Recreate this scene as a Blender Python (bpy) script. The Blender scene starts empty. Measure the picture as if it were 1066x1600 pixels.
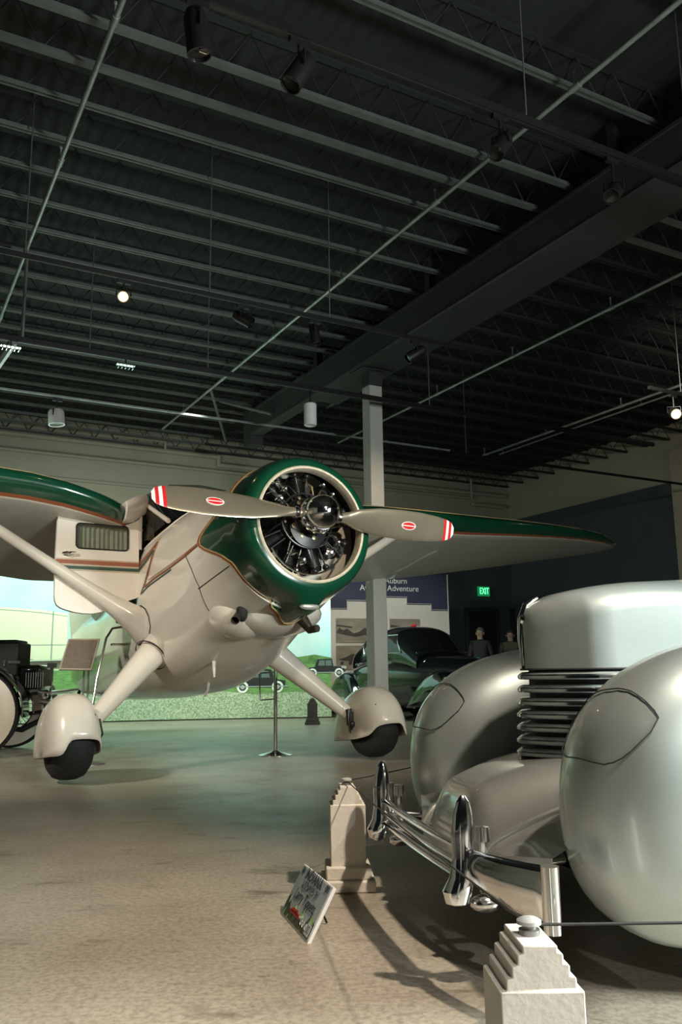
import bpy, bmesh, math, random
from mathutils import Vector, Matrix
from math import sin, cos, pi, radians as rad
random.seed(7)
SC = bpy.context.scene
COL = SC.collection

# ------------------------------------------------------------------ camera
H = 0.83
F_PX, PITCH, ROLL = 1330.0, rad(10.6), rad(0.75)
cd = bpy.data.cameras.new('camera'); cam = bpy.data.objects.new('camera', cd); COL.objects.link(cam)
fw = Vector((0, cos(PITCH), sin(PITCH))); up0 = Vector((0, -sin(PITCH), cos(PITCH))); rt0 = Vector((1, 0, 0))
RT = rt0 * cos(ROLL) - up0 * sin(ROLL); UP = rt0 * sin(ROLL) + up0 * cos(ROLL)
m = Matrix((RT, UP, -fw)).transposed().to_4x4(); m.translation = (0, 0, H); cam.matrix_world = m
cd.sensor_fit = 'VERTICAL'; cd.sensor_height = 24.0; cd.lens = 24.0 * F_PX / 1600
cd.clip_start = 0.05; cd.clip_end = 100
SC.camera = cam

# ------------------------------------------------------------------ world, exposure, lights
w = bpy.data.worlds.new('world'); SC.world = w; w.use_nodes = True
w.node_tree.nodes['Background'].inputs[0].default_value = (0.5, 0.6, 0.55, 1)
w.node_tree.nodes['Background'].inputs[1].default_value = 0.010
SC.view_settings.view_transform = 'Standard'; SC.view_settings.look = 'None'
SC.view_settings.gamma = 1; SC.view_settings.exposure = 0.0; SC.view_settings.use_curve_mapping = False

def aim(o, loc, tgt):
    o.location = loc
    o.rotation_euler = (Vector(tgt) - Vector(loc)).to_track_quat('-Z', 'Y').to_euler()
def spot(name, loc, tgt, energy, color, size=60, blend=0.6, radius=0.06):
    d = bpy.data.lights.new(name, 'SPOT'); d.energy = energy; d.color = color
    d.spot_size = rad(size); d.spot_blend = blend; d.shadow_soft_size = radius
    o = bpy.data.objects.new(name, d); COL.objects.link(o); aim(o, loc, tgt); return o
def area(name, loc, tgt, energy, color, sx, sy):
    d = bpy.data.lights.new(name, 'AREA'); d.energy = energy; d.color = color
    d.shape = 'RECTANGLE'; d.size = sx; d.size_y = sy
    o = bpy.data.objects.new(name, d); COL.objects.link(o); aim(o, loc, tgt); return o
WARM = (1.0, 0.83, 0.62); NEUT = (1.0, 0.93, 0.82); GREEN = (0.78, 1.0, 0.88); COOL = (0.90, 1.0, 0.96)
spot('key_spot', (3.3, -1.5, 3.3), (0.9, 2.6, 0.2), 240, (1.0, 0.97, 0.92), 75, 0.7, 0.09)
spot('bollard_spot', (1.1, -1.3, 3.3), (0.25, 1.6, 0.25), 330, (1.0, 0.96, 0.9), 22, 0.6, 0.06)
spot('nose_spot', (1.9, 1.0, 4.1), (-0.25, 6.7, 1.7), 680, WARM, 34, 0.7, 0.10)
spot('plane_spot', (-5.0, 3.2, 4.1), (-2.1, 7.9, 1.0), 1050, NEUT, 46, 0.8, 0.12)
spot('floor_spot', (2.1, 1.5, 4.1), (-1.05, 2.95, 0), 1250, (1.0, 0.87, 0.70), 44, 0.9, 0.08)
area('mural_flood', (-3.2, 13.2, 3.3), (-3.2, 15.4, 0.4), 200, GREEN, 6.5, 0.35)
area('mural_flood', (-5.0, 11.8, 3.0), (-6.0, 14.8, 1.0), 45, GREEN, 3.0, 0.35)
area('ceiling_wash', (-3.2, 11.4, 3.5), (-2.6, 11.0, 5.8), 26, GREEN, 4.0, 0.3)
area('car_fill', (4.3, 1.5, 1.9), (1.6, 2.4, 0.7), 650, COOL, 1.3, 1.2)  # soft fill added to brighten the silver car; no window there
spot('wall_spot', (3.6, 9.5, 4.15), (8.2, 15.5, 4.9), 260, NEUT, 80, 0.9, 0.1)
spot('wall_spot', (-2.0, 11.0, 4.2), (-2.9, 16.5, 3.9), 90, NEUT, 80, 0.9, 0.1)
spot('panel_spot', (0.6, 11.9, 4.2), (0.8, 17.4, 1.7), 620, NEUT, 40, 0.8, 0.1)
spot('column_spot', (1.5, 7.6, 4.1), (0.45, 11.2, 2.6), 300, WARM, 36, 0.9, 0.06)

# ------------------------------------------------------------------ materials
MATS = {}
def mat(name, col, rough=0.5, metal=0.0, coat=0.0, noise=0.0, scale=8.0, bump=0.0, bscale=40.0, col2=None,
        emit=None, estr=0.0, stretch=None, spec=0.5):
    if name in MATS: return MATS[name]
    M = bpy.data.materials.new(name); M.use_nodes = True; nt = M.node_tree; b = nt.nodes['Principled BSDF']
    b.inputs['Roughness'].default_value = rough; b.inputs['Metallic'].default_value = metal
    b.inputs['Coat Weight'].default_value = coat; b.inputs['Coat Roughness'].default_value = 0.06
    b.inputs['Specular IOR Level'].default_value = spec
    b.inputs['Base Color'].default_value = (*col, 1)
    tc = nt.nodes.new('ShaderNodeTexCoord'); src = tc.outputs['Object']
    if stretch:
        mp = nt.nodes.new('ShaderNodeMapping'); mp.inputs['Scale'].default_value = stretch
        nt.links.new(src, mp.inputs[0]); src = mp.outputs[0]
    if noise or col2:
        n = nt.nodes.new('ShaderNodeTexNoise'); n.inputs['Scale'].default_value = scale; n.inputs['Detail'].default_value = 6
        nt.links.new(src, n.inputs['Vector'])
        r = nt.nodes.new('ShaderNodeValToRGB'); r.color_ramp.elements[0].position = 0.35; r.color_ramp.elements[1].position = 0.68
        c2 = col2 or tuple(c * (1 - noise) for c in col)
        r.color_ramp.elements[0].color = (*c2, 1); r.color_ramp.elements[1].color = (*col, 1)
        nt.links.new(n.outputs['Fac'], r.inputs[0]); nt.links.new(r.outputs[0], b.inputs['Base Color'])
    if bump:
        n = nt.nodes.new('ShaderNodeTexNoise'); n.inputs['Scale'].default_value = bscale; n.inputs['Detail'].default_value = 5
        nt.links.new(src, n.inputs['Vector'])
        bp = nt.nodes.new('ShaderNodeBump'); bp.inputs['Strength'].default_value = bump; bp.inputs['Distance'].default_value = 0.01
        nt.links.new(n.outputs['Fac'], bp.inputs['Height']); nt.links.new(bp.outputs[0], b.inputs['Normal'])
    if emit:
        b.inputs['Emission Color'].default_value = (*emit, 1); b.inputs['Emission Strength'].default_value = estr
    MATS[name] = M
    return M
def glass(name, col, alpha=0.35, rough=0.03):
    if name in MATS: return MATS[name]
    M = bpy.data.materials.new(name); M.use_nodes = True; nt = M.node_tree; b = nt.nodes['Principled BSDF']
    b.inputs['Base Color'].default_value = (*col, 1); b.inputs['Roughness'].default_value = rough
    b.inputs['Alpha'].default_value = alpha; b.inputs['Specular IOR Level'].default_value = 0.8
    tc = nt.nodes.new('ShaderNodeTexCoord'); n = nt.nodes.new('ShaderNodeTexNoise'); n.inputs['Scale'].default_value = 3
    nt.links.new(tc.outputs['Object'], n.inputs['Vector'])
    r = nt.nodes.new('ShaderNodeMapRange'); r.inputs[3].default_value = rough; r.inputs[4].default_value = rough + 0.03
    nt.links.new(n.outputs['Fac'], r.inputs[0]); nt.links.new(r.outputs[0], b.inputs['Roughness'])
    MATS[name] = M; return M

cream = mat('cream_paint', (0.70, 0.64, 0.54), 0.26, coat=0.6, noise=0.06, scale=3)
creamd = mat('door_paint', (0.76, 0.70, 0.61), 0.3, coat=0.5, noise=0.04, scale=3)
green = mat('green_paint', (0.004, 0.055, 0.026), 0.2, coat=1.0, noise=0.1, scale=4)
redbr = mat('red_brown_stripe', (0.30, 0.085, 0.035), 0.35, noise=0.1)
dkgreen = mat('green_stripe', (0.008, 0.06, 0.035), 0.35, noise=0.1)
gold = mat('gold_pinstripe', (0.55, 0.38, 0.18), 0.4, noise=0.1)
blackm = mat('black_rubber', (0.012, 0.012, 0.012), 0.75, noise=0.3, bump=0.2)
blackp = mat('black_paint', (0.006, 0.008, 0.008), 0.12, coat=1.0, noise=0.1)
blackt = mat('black_metal', (0.006, 0.006, 0.006), 0.45, noise=0.2)
chrome = mat('chrome', (0.86, 0.86, 0.88), 0.09, 1.0, noise=0.04)
chromer = mat('brushed_chrome', (0.75, 0.75, 0.74), 0.18, 1.0, noise=0.1)
polished = mat('polished_blade', (0.74, 0.62, 0.46), 0.24, 0.82, noise=0.12, scale=5)
silver = mat('silver_paint', (0.54, 0.60, 0.58), 0.40, 0.6, coat=0.8, noise=0.03, scale=30)
silverd = mat('silver_apron_paint', (0.46, 0.46, 0.43), 0.36, 0.7, coat=0.9, noise=0.03, scale=30)
steel = mat('grey_steel', (0.32, 0.32, 0.31), 0.4, 0.8, noise=0.2)
white = mat('white_enamel', (0.8, 0.8, 0.78), 0.4, noise=0.04)
redd = mat('red_decal', (0.62, 0.02, 0.02), 0.35, noise=0.05)
stone = mat('limestone', (0.74, 0.68, 0.60), 0.8, noise=0.10, scale=14, bump=0.12, bscale=70)
joistm = mat('joist_paint', (0.115, 0.125, 0.115), 0.55, noise=0.25, scale=6)
duct = mat('beam_paint', (0.03, 0.033, 0.03), 0.7, noise=0.2, scale=4)
pipem = mat('galvanised_pipe', (0.38, 0.42, 0.40), 0.4, 0.5, noise=0.35, scale=5)
colm = mat('column_paint', (0.50, 0.48, 0.44), 0.6, noise=0.08, scale=5, bump=0.05)
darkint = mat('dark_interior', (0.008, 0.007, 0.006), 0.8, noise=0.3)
whitewall = mat('whitewall_rubber', (0.66, 0.60, 0.48), 0.55, noise=0.1, scale=5)
brass = mat('brass_metal', (0.62, 0.50, 0.30), 0.3, 0.9, noise=0.2, scale=30)
engm = mat('engine_enamel', (0.03, 0.03, 0.03), 0.35, 0.5, noise=0.3, scale=20)
glassd = glass('dark_window_glass', (0.008, 0.009, 0.009), 0.8)
glassc = glass('clear_window_glass', (0.10, 0.12, 0.10), 0.22)

webm = mat('joist_web_shade', (0.018, 0.021, 0.019), 0.7, noise=0.2)  # same joist paint, darkened to paint in shade on webs and top chords
# ------------------------------------------------------------------ mesh builder
class MB:
    def __init__(s): s.v = []; s.f = []; s.mi = []; s.T = None
    def add(s, vs, fs, mi=0):
        o = len(s.v); s.v += [tuple(s.T @ Vector(v)) if s.T else tuple(v) for v in vs]
        s.f += [tuple(o + i for i in f) for f in fs]; s.mi += [mi] * len(fs)
    def box(s, c, d, R=None, mi=0):
        c = Vector(c); vs = []
        for x in (-.5, .5):
            for y in (-.5, .5):
                for z in (-.5, .5):
                    p = Vector((x * d[0], y * d[1], z * d[2])); p = (R @ p if R else p) + c; vs.append(p)
        s.add(vs, [(0, 1, 3, 2), (4, 6, 7, 5), (0, 4, 5, 1), (2, 3, 7, 6), (0, 2, 6, 4), (1, 5, 7, 3)], mi)
    def rings(s, R, mi=0, cap=True, closed=True):
        n = len(R[0]); vs = [p for r in R for p in r]; fs = []
        for i in range(len(R) - 1):
            for j in range(n if closed else n - 1):
                k = (j + 1) % n; fs.append((i * n + j, i * n + k, (i + 1) * n + k, (i + 1) * n + j))
        if cap and closed: fs.append(tuple(range(n))[::-1]); fs.append(tuple((len(R) - 1) * n + j for j in range(n)))
        s.add(vs, fs, mi)
    def tube(s, pts, r, n=10, mi=0, cap=True, flat=1.0):
        P = [Vector(p) for p in pts]; R = []; rr = r if isinstance(r, (list, tuple)) else [r] * len(P)
        t0 = (P[1] - P[0]).normalized(); u = t0.orthogonal().normalized()
        for i, p in enumerate(P):
            t = ((P[min(i + 1, len(P) - 1)] - P[max(i - 1, 0)])).normalized()
            u = (u - t * u.dot(t)).normalized(); v = t.cross(u)
            R.append([p + (u * cos(2 * pi * k / n) + v * sin(2 * pi * k / n) * flat) * rr[i] for k in range(n)])
        s.rings(R, mi, cap)
    def lathe(s, prof, o=(0, 0, 0), ax=(0, 0, 1), n=32, mi=0, cap=False, a0=0, a1=2 * pi):
        o = Vector(o); ax = Vector(ax).normalized(); u = ax.orthogonal().normalized(); v = ax.cross(u)
        full = abs(a1 - a0 - 2 * pi) < 1e-6; k = n if full else n + 1
        R = [[o + ax * h + (u * cos(a0 + (a1 - a0) * j / n) + v * sin(a0 + (a1 - a0) * j / n)) * max(r, 1e-4) for j in range(k)] for r, h in prof]
        s.rings(R, mi, cap, full)
    def ball(s, c, r, n=12, mi=0, sc=(1, 1, 1)):
        c = Vector(c); R = []
        for i in range(n // 2 + 1):
            a = pi * i / (n // 2); rr = max(sin(a), 1e-3)
            R.append([c + Vector((cos(2 * pi * j / n) * rr * sc[0], sin(2 * pi * j / n) * rr * sc[1], cos(a) * sc[2])) * r for j in range(n)])
        s.rings(R, mi)
    def prism(s, poly, d, mi=0):
        d = Vector(d); n = len(poly); P = [Vector(p) for p in poly]
        s.add(P + [p + d for p in P], [tuple(range(n))[::-1], tuple(range(n, 2 * n))] + [(i, (i + 1) % n, n + (i + 1) % n, n + i) for i in range(n)], mi)
    def build(s, name, mats, parent=None, world=False, bevel=0, sharp=38, sub=0, origin=None):
        me = bpy.data.meshes.new(name)
        mats = mats if isinstance(mats, (list, tuple)) else [mats]
        vs = s.v; loc = None
        if world and parent is not None:
            inv = parent.matrix_world.inverted(); vs = [tuple(inv @ Vector(v)) for v in vs]
        if parent is None:
            if origin is None:
                xs, ys, zs = zip(*vs); origin = ((min(xs) + max(xs)) / 2, (min(ys) + max(ys)) / 2, min(zs))
            loc = Vector(origin); vs = [tuple(Vector(v) - loc) for v in vs]
        me.from_pydata(vs, [], s.f)
        for mt in mats: me.materials.append(mt)
        for p, i in zip(me.polygons, s.mi): p.material_index = i
        bm = bmesh.new(); bm.from_mesh(me); bmesh.ops.remove_doubles(bm, verts=bm.verts, dist=1e-5)
        bmesh.ops.recalc_face_normals(bm, faces=bm.faces)
        for f in bm.faces: f.smooth = True
        for e in bm.edges:
            if len(e.link_faces) == 2 and e.calc_face_angle(0) > rad(sharp): e.smooth = False
        bm.to_mesh(me); bm.free()
        o = bpy.data.objects.new(name, me); COL.objects.link(o)
        if loc is not None: o.location = loc
        if parent is not None: o.parent = parent
        if bevel:
            b = o.modifiers.new('bevel', 'BEVEL'); b.width = bevel; b.segments = 2; b.limit_method = 'ANGLE'; b.angle_limit = rad(40)
        if sub:
            b = o.modifiers.new('sub', 'SUBSURF'); b.levels = sub; b.render_levels = sub
        return o
def tag(o, label=None, cat=None, group=None, kind=None):
    if label: o['label'] = label
    if cat: o['category'] = cat
    if group: o['group'] = group
    if kind: o['kind'] = kind
    return o
def thing(name, M, label, cat, group=None):
    o = bpy.data.objects.new(name, None); COL.objects.link(o); o.empty_display_size = 0.1
    o.matrix_world = M if isinstance(M, Matrix) else Matrix.Translation(Vector(M))
    bpy.context.view_layer.update()
    return tag(o, label, cat, group)
def copy_tree(o, parent=None):
    c = o.copy(); COL.objects.link(c); c.parent = parent
    for ch in [x for x in list(COL.objects) if x.parent == o]: copy_tree(ch, c)
    return c
def frameM(o, x, y, z):
    M = Matrix((Vector(x), Vector(y), Vector(z))).transposed().to_4x4(); M.translation = Vector(o); return M
def text(name, s, size, M, material, parent=None, depth=0.001, align='CENTER', sx=1.0):
    cu = bpy.data.curves.new(name, 'FONT'); cu.body = s; cu.size = size; cu.extrude = depth; cu.align_x = align; cu.align_y = 'CENTER'
    tmp = bpy.data.objects.new('tmp', cu); COL.objects.link(tmp)
    dg = bpy.context.evaluated_depsgraph_get(); me = bpy.data.meshes.new_from_object(tmp.evaluated_get(dg))
    bpy.data.objects.remove(tmp)
    me.transform(Matrix.Diagonal((sx, 1, 1, 1)))
    if parent is not None:
        me.transform(parent.matrix_world.inverted() @ M)
    me.materials.clear(); me.materials.append(material)
    o = bpy.data.objects.new(name, me); COL.objects.link(o)
    if parent is not None: o.parent = parent
    else: o.matrix_world = M
    return o
class Loft:
    """stations (x, half width, z top, z bottom, exponent)"""
    def __init__(s, S): s.S = sorted(S)
    def sec(s, x):
        S = s.S
        if x <= S[0][0]: return S[0][1:]
        for a, b in zip(S, S[1:]):
            if x <= b[0]:
                t = (x - a[0]) / (b[0] - a[0]); return tuple(a[i] * (1 - t) + b[i] * t for i in range(1, 5))
        return S[-1][1:]
    def ssec(s, x, d=0.12):
        q = [s.sec(x + k * d) for k in (-1, -.5, 0, .5, 1)]; lo, hi = s.S[0][0], s.S[-1][0]
        dd = min(x - lo, hi - x, d) / d if d else 0
        q = [s.sec(x + k * d * max(dd, 0)) for k in (-1, -.5, 0, .5, 1)]
        return tuple(sum(z[i] for z in q) / 5 for i in range(4))
    def y(s, x, z):
        w_, t, b, n = s.ssec(x); q = min(abs((z - (t + b) / 2) / ((t - b) / 2)), .9999); return w_ * (1 - q ** n) ** (1 / n)
    def z(s, x, y):
        w_, t, b, n = s.ssec(x); q = min(abs(y / w_), .9999); return (t + b) / 2 + (t - b) / 2 * (1 - q ** n) ** (1 / n)
    def ring(s, x, N=48):
        N = N * 2
        w_, t, b, n = s.ssec(x); R = []
        for k in range(N):
            a = 2 * pi * k / N; ca, sa = cos(a), sin(a)
            R.append(Vector((x, w_ * abs(ca) ** (2 / n) * (1 if ca >= 0 else -1), (t + b) / 2 + (t - b) / 2 * abs(sa) ** (2 / n) * (1 if sa >= 0 else -1))))
        return R
    def mesh(s, mb, x0, x1, steps=40, N=48, mi=0, cap=True):
        mb.rings([s.ring(x0 + (x1 - x0) * i / steps, N) for i in range(steps + 1)], mi, cap)
def path_res(pts, step):
    out = []
    for a, b in zip(pts, pts[1:]):
        n = max(1, int(math.dist(a, b) / step))
        out += [tuple(a[i] + (b[i] - a[i]) * k / n for i in range(len(a))) for k in range(n)]
    return out + [tuple(pts[-1])]

# ------------------------------------------------------------------ room frame: A along the joists, B towards the back wall
AV = Vector((0.874, 0.486, 0)).normalized(); BV = Vector((-AV.y, AV.x, 0)); ZV = Vector((0, 0, 1))
def R3(a, b, z): return AV * a + BV * b + ZV * z
RM = Matrix((AV, BV, ZV)).transposed()
def rbox(mb, a0, a1, b0, b1, z0, z1, mi=0):
    mb.box(R3((a0 + a1) / 2, (b0 + b1) / 2, (z0 + z1) / 2), (a1 - a0, b1 - b0, z1 - z0), RM, mi)
CEIL, BWALL, RWALL, LEFT = 5.85, 17.0, 14.45, -7.0

# floor
def floor_mat():
    M = bpy.data.materials.new('stained_concrete'); M.use_nodes = True; nt = M.node_tree; b = nt.nodes['Principled BSDF']
    tc = nt.nodes.new('ShaderNodeTexCoord')
    def N(scale, detail, st=(1, 1, 1)):
        mp = nt.nodes.new('ShaderNodeMapping'); mp.inputs['Scale'].default_value = st; nt.links.new(tc.outputs['Object'], mp.inputs[0])
        n = nt.nodes.new('ShaderNodeTexNoise'); n.inputs['Scale'].default_value = scale; n.inputs['Detail'].default_value = detail
        n.inputs['Roughness'].default_value = 0.65; nt.links.new(mp.outputs[0], n.inputs['Vector']); return n
    def ramp(n, p0, c0, p1, c1):
        r = nt.nodes.new('ShaderNodeValToRGB'); r.color_ramp.elements[0].position = p0; r.color_ramp.elements[1].position = p1
        r.color_ramp.elements[0].color = (*c0, 1); r.color_ramp.elements[1].color = (*c1, 1); nt.links.new(n.outputs['Fac'], r.inputs[0]); return r
    def mix(a, b_, mode, fac=1.0):
        x = nt.nodes.new('ShaderNodeMix'); x.data_type = 'RGBA'; x.blend_type = mode; x.inputs[0].default_value = fac
        nt.links.new(a.outputs[0] if a.bl_idname != 'ShaderNodeMix' else a.outputs[2], x.inputs[6]); nt.links.new(b_.outputs[0], x.inputs[7]); return x
    base = ramp(N(1.1, 8), 0.3, (0.25, 0.215, 0.17), 0.7, (0.40, 0.355, 0.29))
    fine = ramp(N(52, 10), 0.36, (0.70, 0.68, 0.65), 0.58, (1.08, 1.07, 1.05))
    stain = ramp(N(2.3, 6, (1, 2.2, 1)), 0.30, (0.45, 0.42, 0.38), 0.42, (1, 1, 1))
    spots = ramp(N(11, 3), 0.27, (0.4, 0.38, 0.35), 0.33, (1, 1, 1))
    x = mix(mix(mix(base, fine, 'MULTIPLY'), stain, 'MULTIPLY'), spots, 'MULTIPLY', 0.8)
    nt.links.new(x.outputs[2], b.inputs['Base Color'])
    rr = nt.nodes.new('ShaderNodeMapRange'); rr.inputs[3].default_value = 0.22; rr.inputs[4].default_value = 0.5
    nt.links.new(N(2.5, 5).outputs['Fac'], rr.inputs[0]); nt.links.new(rr.outputs[0], b.inputs['Roughness'])
    bp = nt.nodes.new('ShaderNodeBump'); bp.inputs['Strength'].default_value = 0.12; bp.inputs['Distance'].default_value = 0.01
    nt.links.new(N(60, 6).outputs['Fac'], bp.inputs['Height']); nt.links.new(bp.outputs[0], b.inputs['Normal'])
    return M
mb = MB(); rbox(mb, LEFT, RWALL + .2, -6, BWALL + .2, -0.1, 0)
tag(mb.build('floor', floor_mat(), origin=(0, 0, 0)), kind='structure')
# ceiling deck
def deck_mat():
    M = mat('roof_deck', (0.015, 0.018, 0.0155), 0.85, noise=0.45, scale=2.2); nt = M.node_tree; b = nt.nodes['Principled BSDF']
    tc = nt.nodes.new('ShaderNodeTexCoord'); mp = nt.nodes.new('ShaderNodeMapping'); mp.inputs['Rotation'].default_value = (0, 0, -math.atan2(AV.y, AV.x))
    wv = nt.nodes.new('ShaderNodeTexWave'); wv.inputs['Scale'].default_value = 2.2; wv.bands_direction = 'X'
    nt.links.new(tc.outputs['Object'], mp.inputs[0]); nt.links.new(mp.outputs[0], wv.inputs['Vector'])
    bp = nt.nodes.new('ShaderNodeBump'); bp.inputs['Distance'].default_value = 0.015; nt.links.new(wv.outputs['Fac'], bp.inputs['Height'])
    nt.links.new(bp.outputs[0], b.inputs['Normal']); return M
mb = MB(); rbox(mb, LEFT, RWALL + .2, -6, BWALL + .2, CEIL, CEIL + .1)
tag(mb.build('ceiling', deck_mat(), origin=(0, 0, CEIL)), kind='structure')
wall_cream = mat('cream_wall_paint', (0.34, 0.31, 0.235), 0.8, noise=0.12, scale=0.8, bump=0.15, bscale=6)
wall_blue = mat('blue_grey_wall_paint', (0.055, 0.068, 0.078), 0.8, noise=0.15, scale=0.8)
PAINT = 4.62
mb = MB(); rbox(mb, LEFT, 8.2, BWALL, BWALL + .2, 0, CEIL, 0); rbox(mb, 8.201, RWALL, BWALL, BWALL + .2, PAINT, CEIL, 0); rbox(mb, 8.201, RWALL, BWALL, BWALL + .2, 0, PAINT - .001, 1)
tag(mb.build('wall_back', [wall_cream, wall_blue]), kind='structure')
mb = MB(); rbox(mb, RWALL, RWALL + .2, 0, BWALL + .2, PAINT, CEIL, 0); rbox(mb, RWALL, RWALL + .2, 0, BWALL + .2, 0, PAINT - .001, 1)
tag(mb.build('wall_right', [wall_cream, wall_blue]), kind='structure')
mb = MB(); rbox(mb, LEFT - .2, LEFT, 0, BWALL + .2, 0, CEIL)
tag(mb.build('wall_left', [wall_cream]), kind='structure')
# wall ledges and conduits high on the back wall
def conduit(pts, r, label, group=None, m_=wall_cream):
    mb = MB()
    for a, b in zip(pts, pts[1:]): mb.tube([a, b], r, 10)
    for p in pts[1:-1]: mb.ball(p, r * 1.25, 8)
    return tag(mb.build('wall_pipe', m_), label, 'pipe', group)
conduit([R3(-3, 16.92, 5.42), R3(6.4, 16.92, 5.42), R3(6.4, 16.92, 5.25), R3(14.3, 16.92, 5.25)], 0.05, 'thick cream pipe running the length of the back wall below the roof joists')
conduit([R3(-3, 16.9, 5.1), R3(12.6, 16.9, 5.1), R3(13.2, 16.9, 5.1), R3(13.2, 16.9, 5.6)], 0.035, 'thin cream conduit running along the back wall below the thick pipe')
conduit([R3(4.1, 16.9, 5.62), R3(5.2, 16.9, 5.62), R3(5.2, 16.9, 5.42)], 0.03, 'short cream elbow pipe above the thick wall pipe, left of the column')
conduit([R3(13.2, 16.88, 4.95), R3(14.2, 16.88, 4.95)], 0.05, 'short cream pipe at the far corner of the back wall')
mb = MB(); rbox(mb, -6, 14.4, 16.94, 17.0, 4.60, 4.65); tag(mb.build('trim_1', wall_cream), kind='structure')
# dark doorways in the back wall
def door(n, a, wd):
    e = bpy.data.objects.new('door_%d' % n, None); COL.objects.link(e); e.matrix_world = frameM(R3(a, BWALL - .02, 0), AV, BV, ZV); e['kind'] = 'structure'
    bpy.context.view_layer.update()
    mb = MB(); mb.box((0, 0.0, 1.12), (wd, .05, 2.24)); mb.build('door_panel', mat('dark_door', (0.006, 0.006, 0.007), 0.6, noise=0.2), e, bevel=.004)
    mb = MB()
    for sx in (-1, 1): mb.box((sx * (wd / 2 + .05), -.02, 1.15), (.09, .09, 2.3))
    mb.box((0, -.02, 2.3), (wd + .19, .09, .09)); mb.build('door_frame', mat('door_frame', (0.03, 0.032, 0.034), 0.5, noise=0.2), e, bevel=.004)
    mb = MB(); mb.tube([(wd * .4, -.03, 1.0), (wd * .4, -.09, 1.0), (wd * .28, -.09, 1.0)], .012); mb.build('door_handle', chromer, e)
    return e
def A_at(px, B=BWALL):   # room coordinate of a back-wall point at a horizontal bearing
    k = (px - 533) / 1353; Y = B / (BV.y + BV.x * k); return k * Y * AV.x + Y * AV.y
door(1, A_at(752), 0.85)
door(2, A_at(826), 1.0)

# ------------------------------------------------------------------ roof structure
def joist(a0, a1, b, zb=5.5, web=True):
    mb = MB()
    for db in (-.02, .02):
        rbox(mb, a0, a1, b + db - .014, b + db + .014, zb, zb + .006)
        rbox(mb, a0, a1, b + db * .45 - .003, b + db * .45 + .003, zb, zb + .045)
    rbox(mb, a0, a1, b - .03, b + .03, CEIL - .03, CEIL - .002, 1)
    n = int((a1 - a0) / .42); st = (a1 - a0) / n
    for i in range(n):
        x = a0 + i * st; mb.tube([R3(x, b, zb + .02), R3(x + st / 2, b, CEIL - .03), R3(x + st, b, zb + .02)], .008, 6, 1)
    return mb
jl = joist(-2.6, 5.85, 0).build('roof_joist', [joistm, webm], origin=R3(0, 0, 5.5))
tag(jl, 'grey open-web steel roof joist left of the large beam', 'joist', 'roof joists left of the large beam')
jr = joist(5.87, RWALL, 0).build('roof_joist', [duct, webm], origin=R3(0, 0, 5.5))
tag(jr, 'grey open-web steel roof joist right of the large beam', 'joist', 'roof joists right of the large beam')
first = True
k = 0
bs = [6.58 + .575 * 18, 3.4, 4.5] + [6.58 + .575 * i for i in range(18)]
for b in bs:
    for src in (jl, jr):
        if b < 5 and src is jr: continue
        o = src if first else src.copy()
        if not first: COL.objects.link(o)
        o.location = R3(0, b, 5.5)
    first = False
# double girder across the top of the view
for b, lab in ((5.52, 'nearer of the two long steel girder rails above the front spotlight track'), (5.99, 'farther of the two long steel girder rails above the front spotlight track')):
    mb = joist(-2.6, 8.5, b, 5.44); rbox(mb, -2.6, 8.5, b - .035, b + .035, 5.43, 5.445)
    tag(mb.build('girder_rail', [joistm, webm]), lab, 'girder')
# large beam + column
mb = MB(); rbox(mb, 5.58, 6.15, 1.0, 11.1, 4.9, 4.93); rbox(mb, 5.58, 5.80, 11.1, 13.3, 4.9, 4.93); rbox(mb, 5.60, 5.62, 1.0, 13.3, 4.93, 5.28); rbox(mb, 6.12, 6.15, 1.0, 11.1, 4.93, 5.28)
rbox(mb, 5.58, 6.15, 1.0, 11.1, 5.28, 5.31); rbox(mb, 5.55, 5.80, 11.1, 13.3, 5.28, 5.31); rbox(mb, 5.60, 5.85, 13.3, 13.6, 4.75, 5.4)
for b_ in (2, 5, 8, 11, 13.4): rbox(mb, 5.7, 5.8, b_ - .05, b_ + .05, 5.31, 5.84)
tag(mb.build('roof_beam', duct), 'large dark boxed roof beam running front to back over the grey column', 'beam')
yc = 11.25; xc = 0.040 * yc; ca, cb = xc * AV.x + yc * AV.y, xc * BV.x + yc * BV.y
cm = thing('column', frameM((xc, yc, 0), AV, BV, ZV), 'tall pale square steel column standing behind the aeroplane propeller', 'column')
mb = MB(); mb.box((0, 0, 2.34), (.205, .205, 4.68)); mb.build('shaft', colm, cm, bevel=.012)
mb = MB(); mb.box((0, 0, 4.785), (.22, .22, .21)); mb.box((0, 0, 4.885), (.5, .36, .02)); mb.build('capital', duct, cm, bevel=.01)
mb = MB(); mb.box((0, 0, .01), (.36, .36, .02)); mb.build('base_plate', steel, cm)
# pilaster at right
mb = MB(); kk = (1062 - 533) / 1353; yy = 14.1 / (AV.y + AV.x * kk); bb = yy * (BV.y + BV.x * kk)
rbox(mb, 14.1, RWALL, bb - 1.0, bb - .12, 0, 5.2); tag(mb.build('pillar', wall_cream, bevel=.01), 'cream pillar on the right wall at the edge of the photo', 'pillar')
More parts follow.
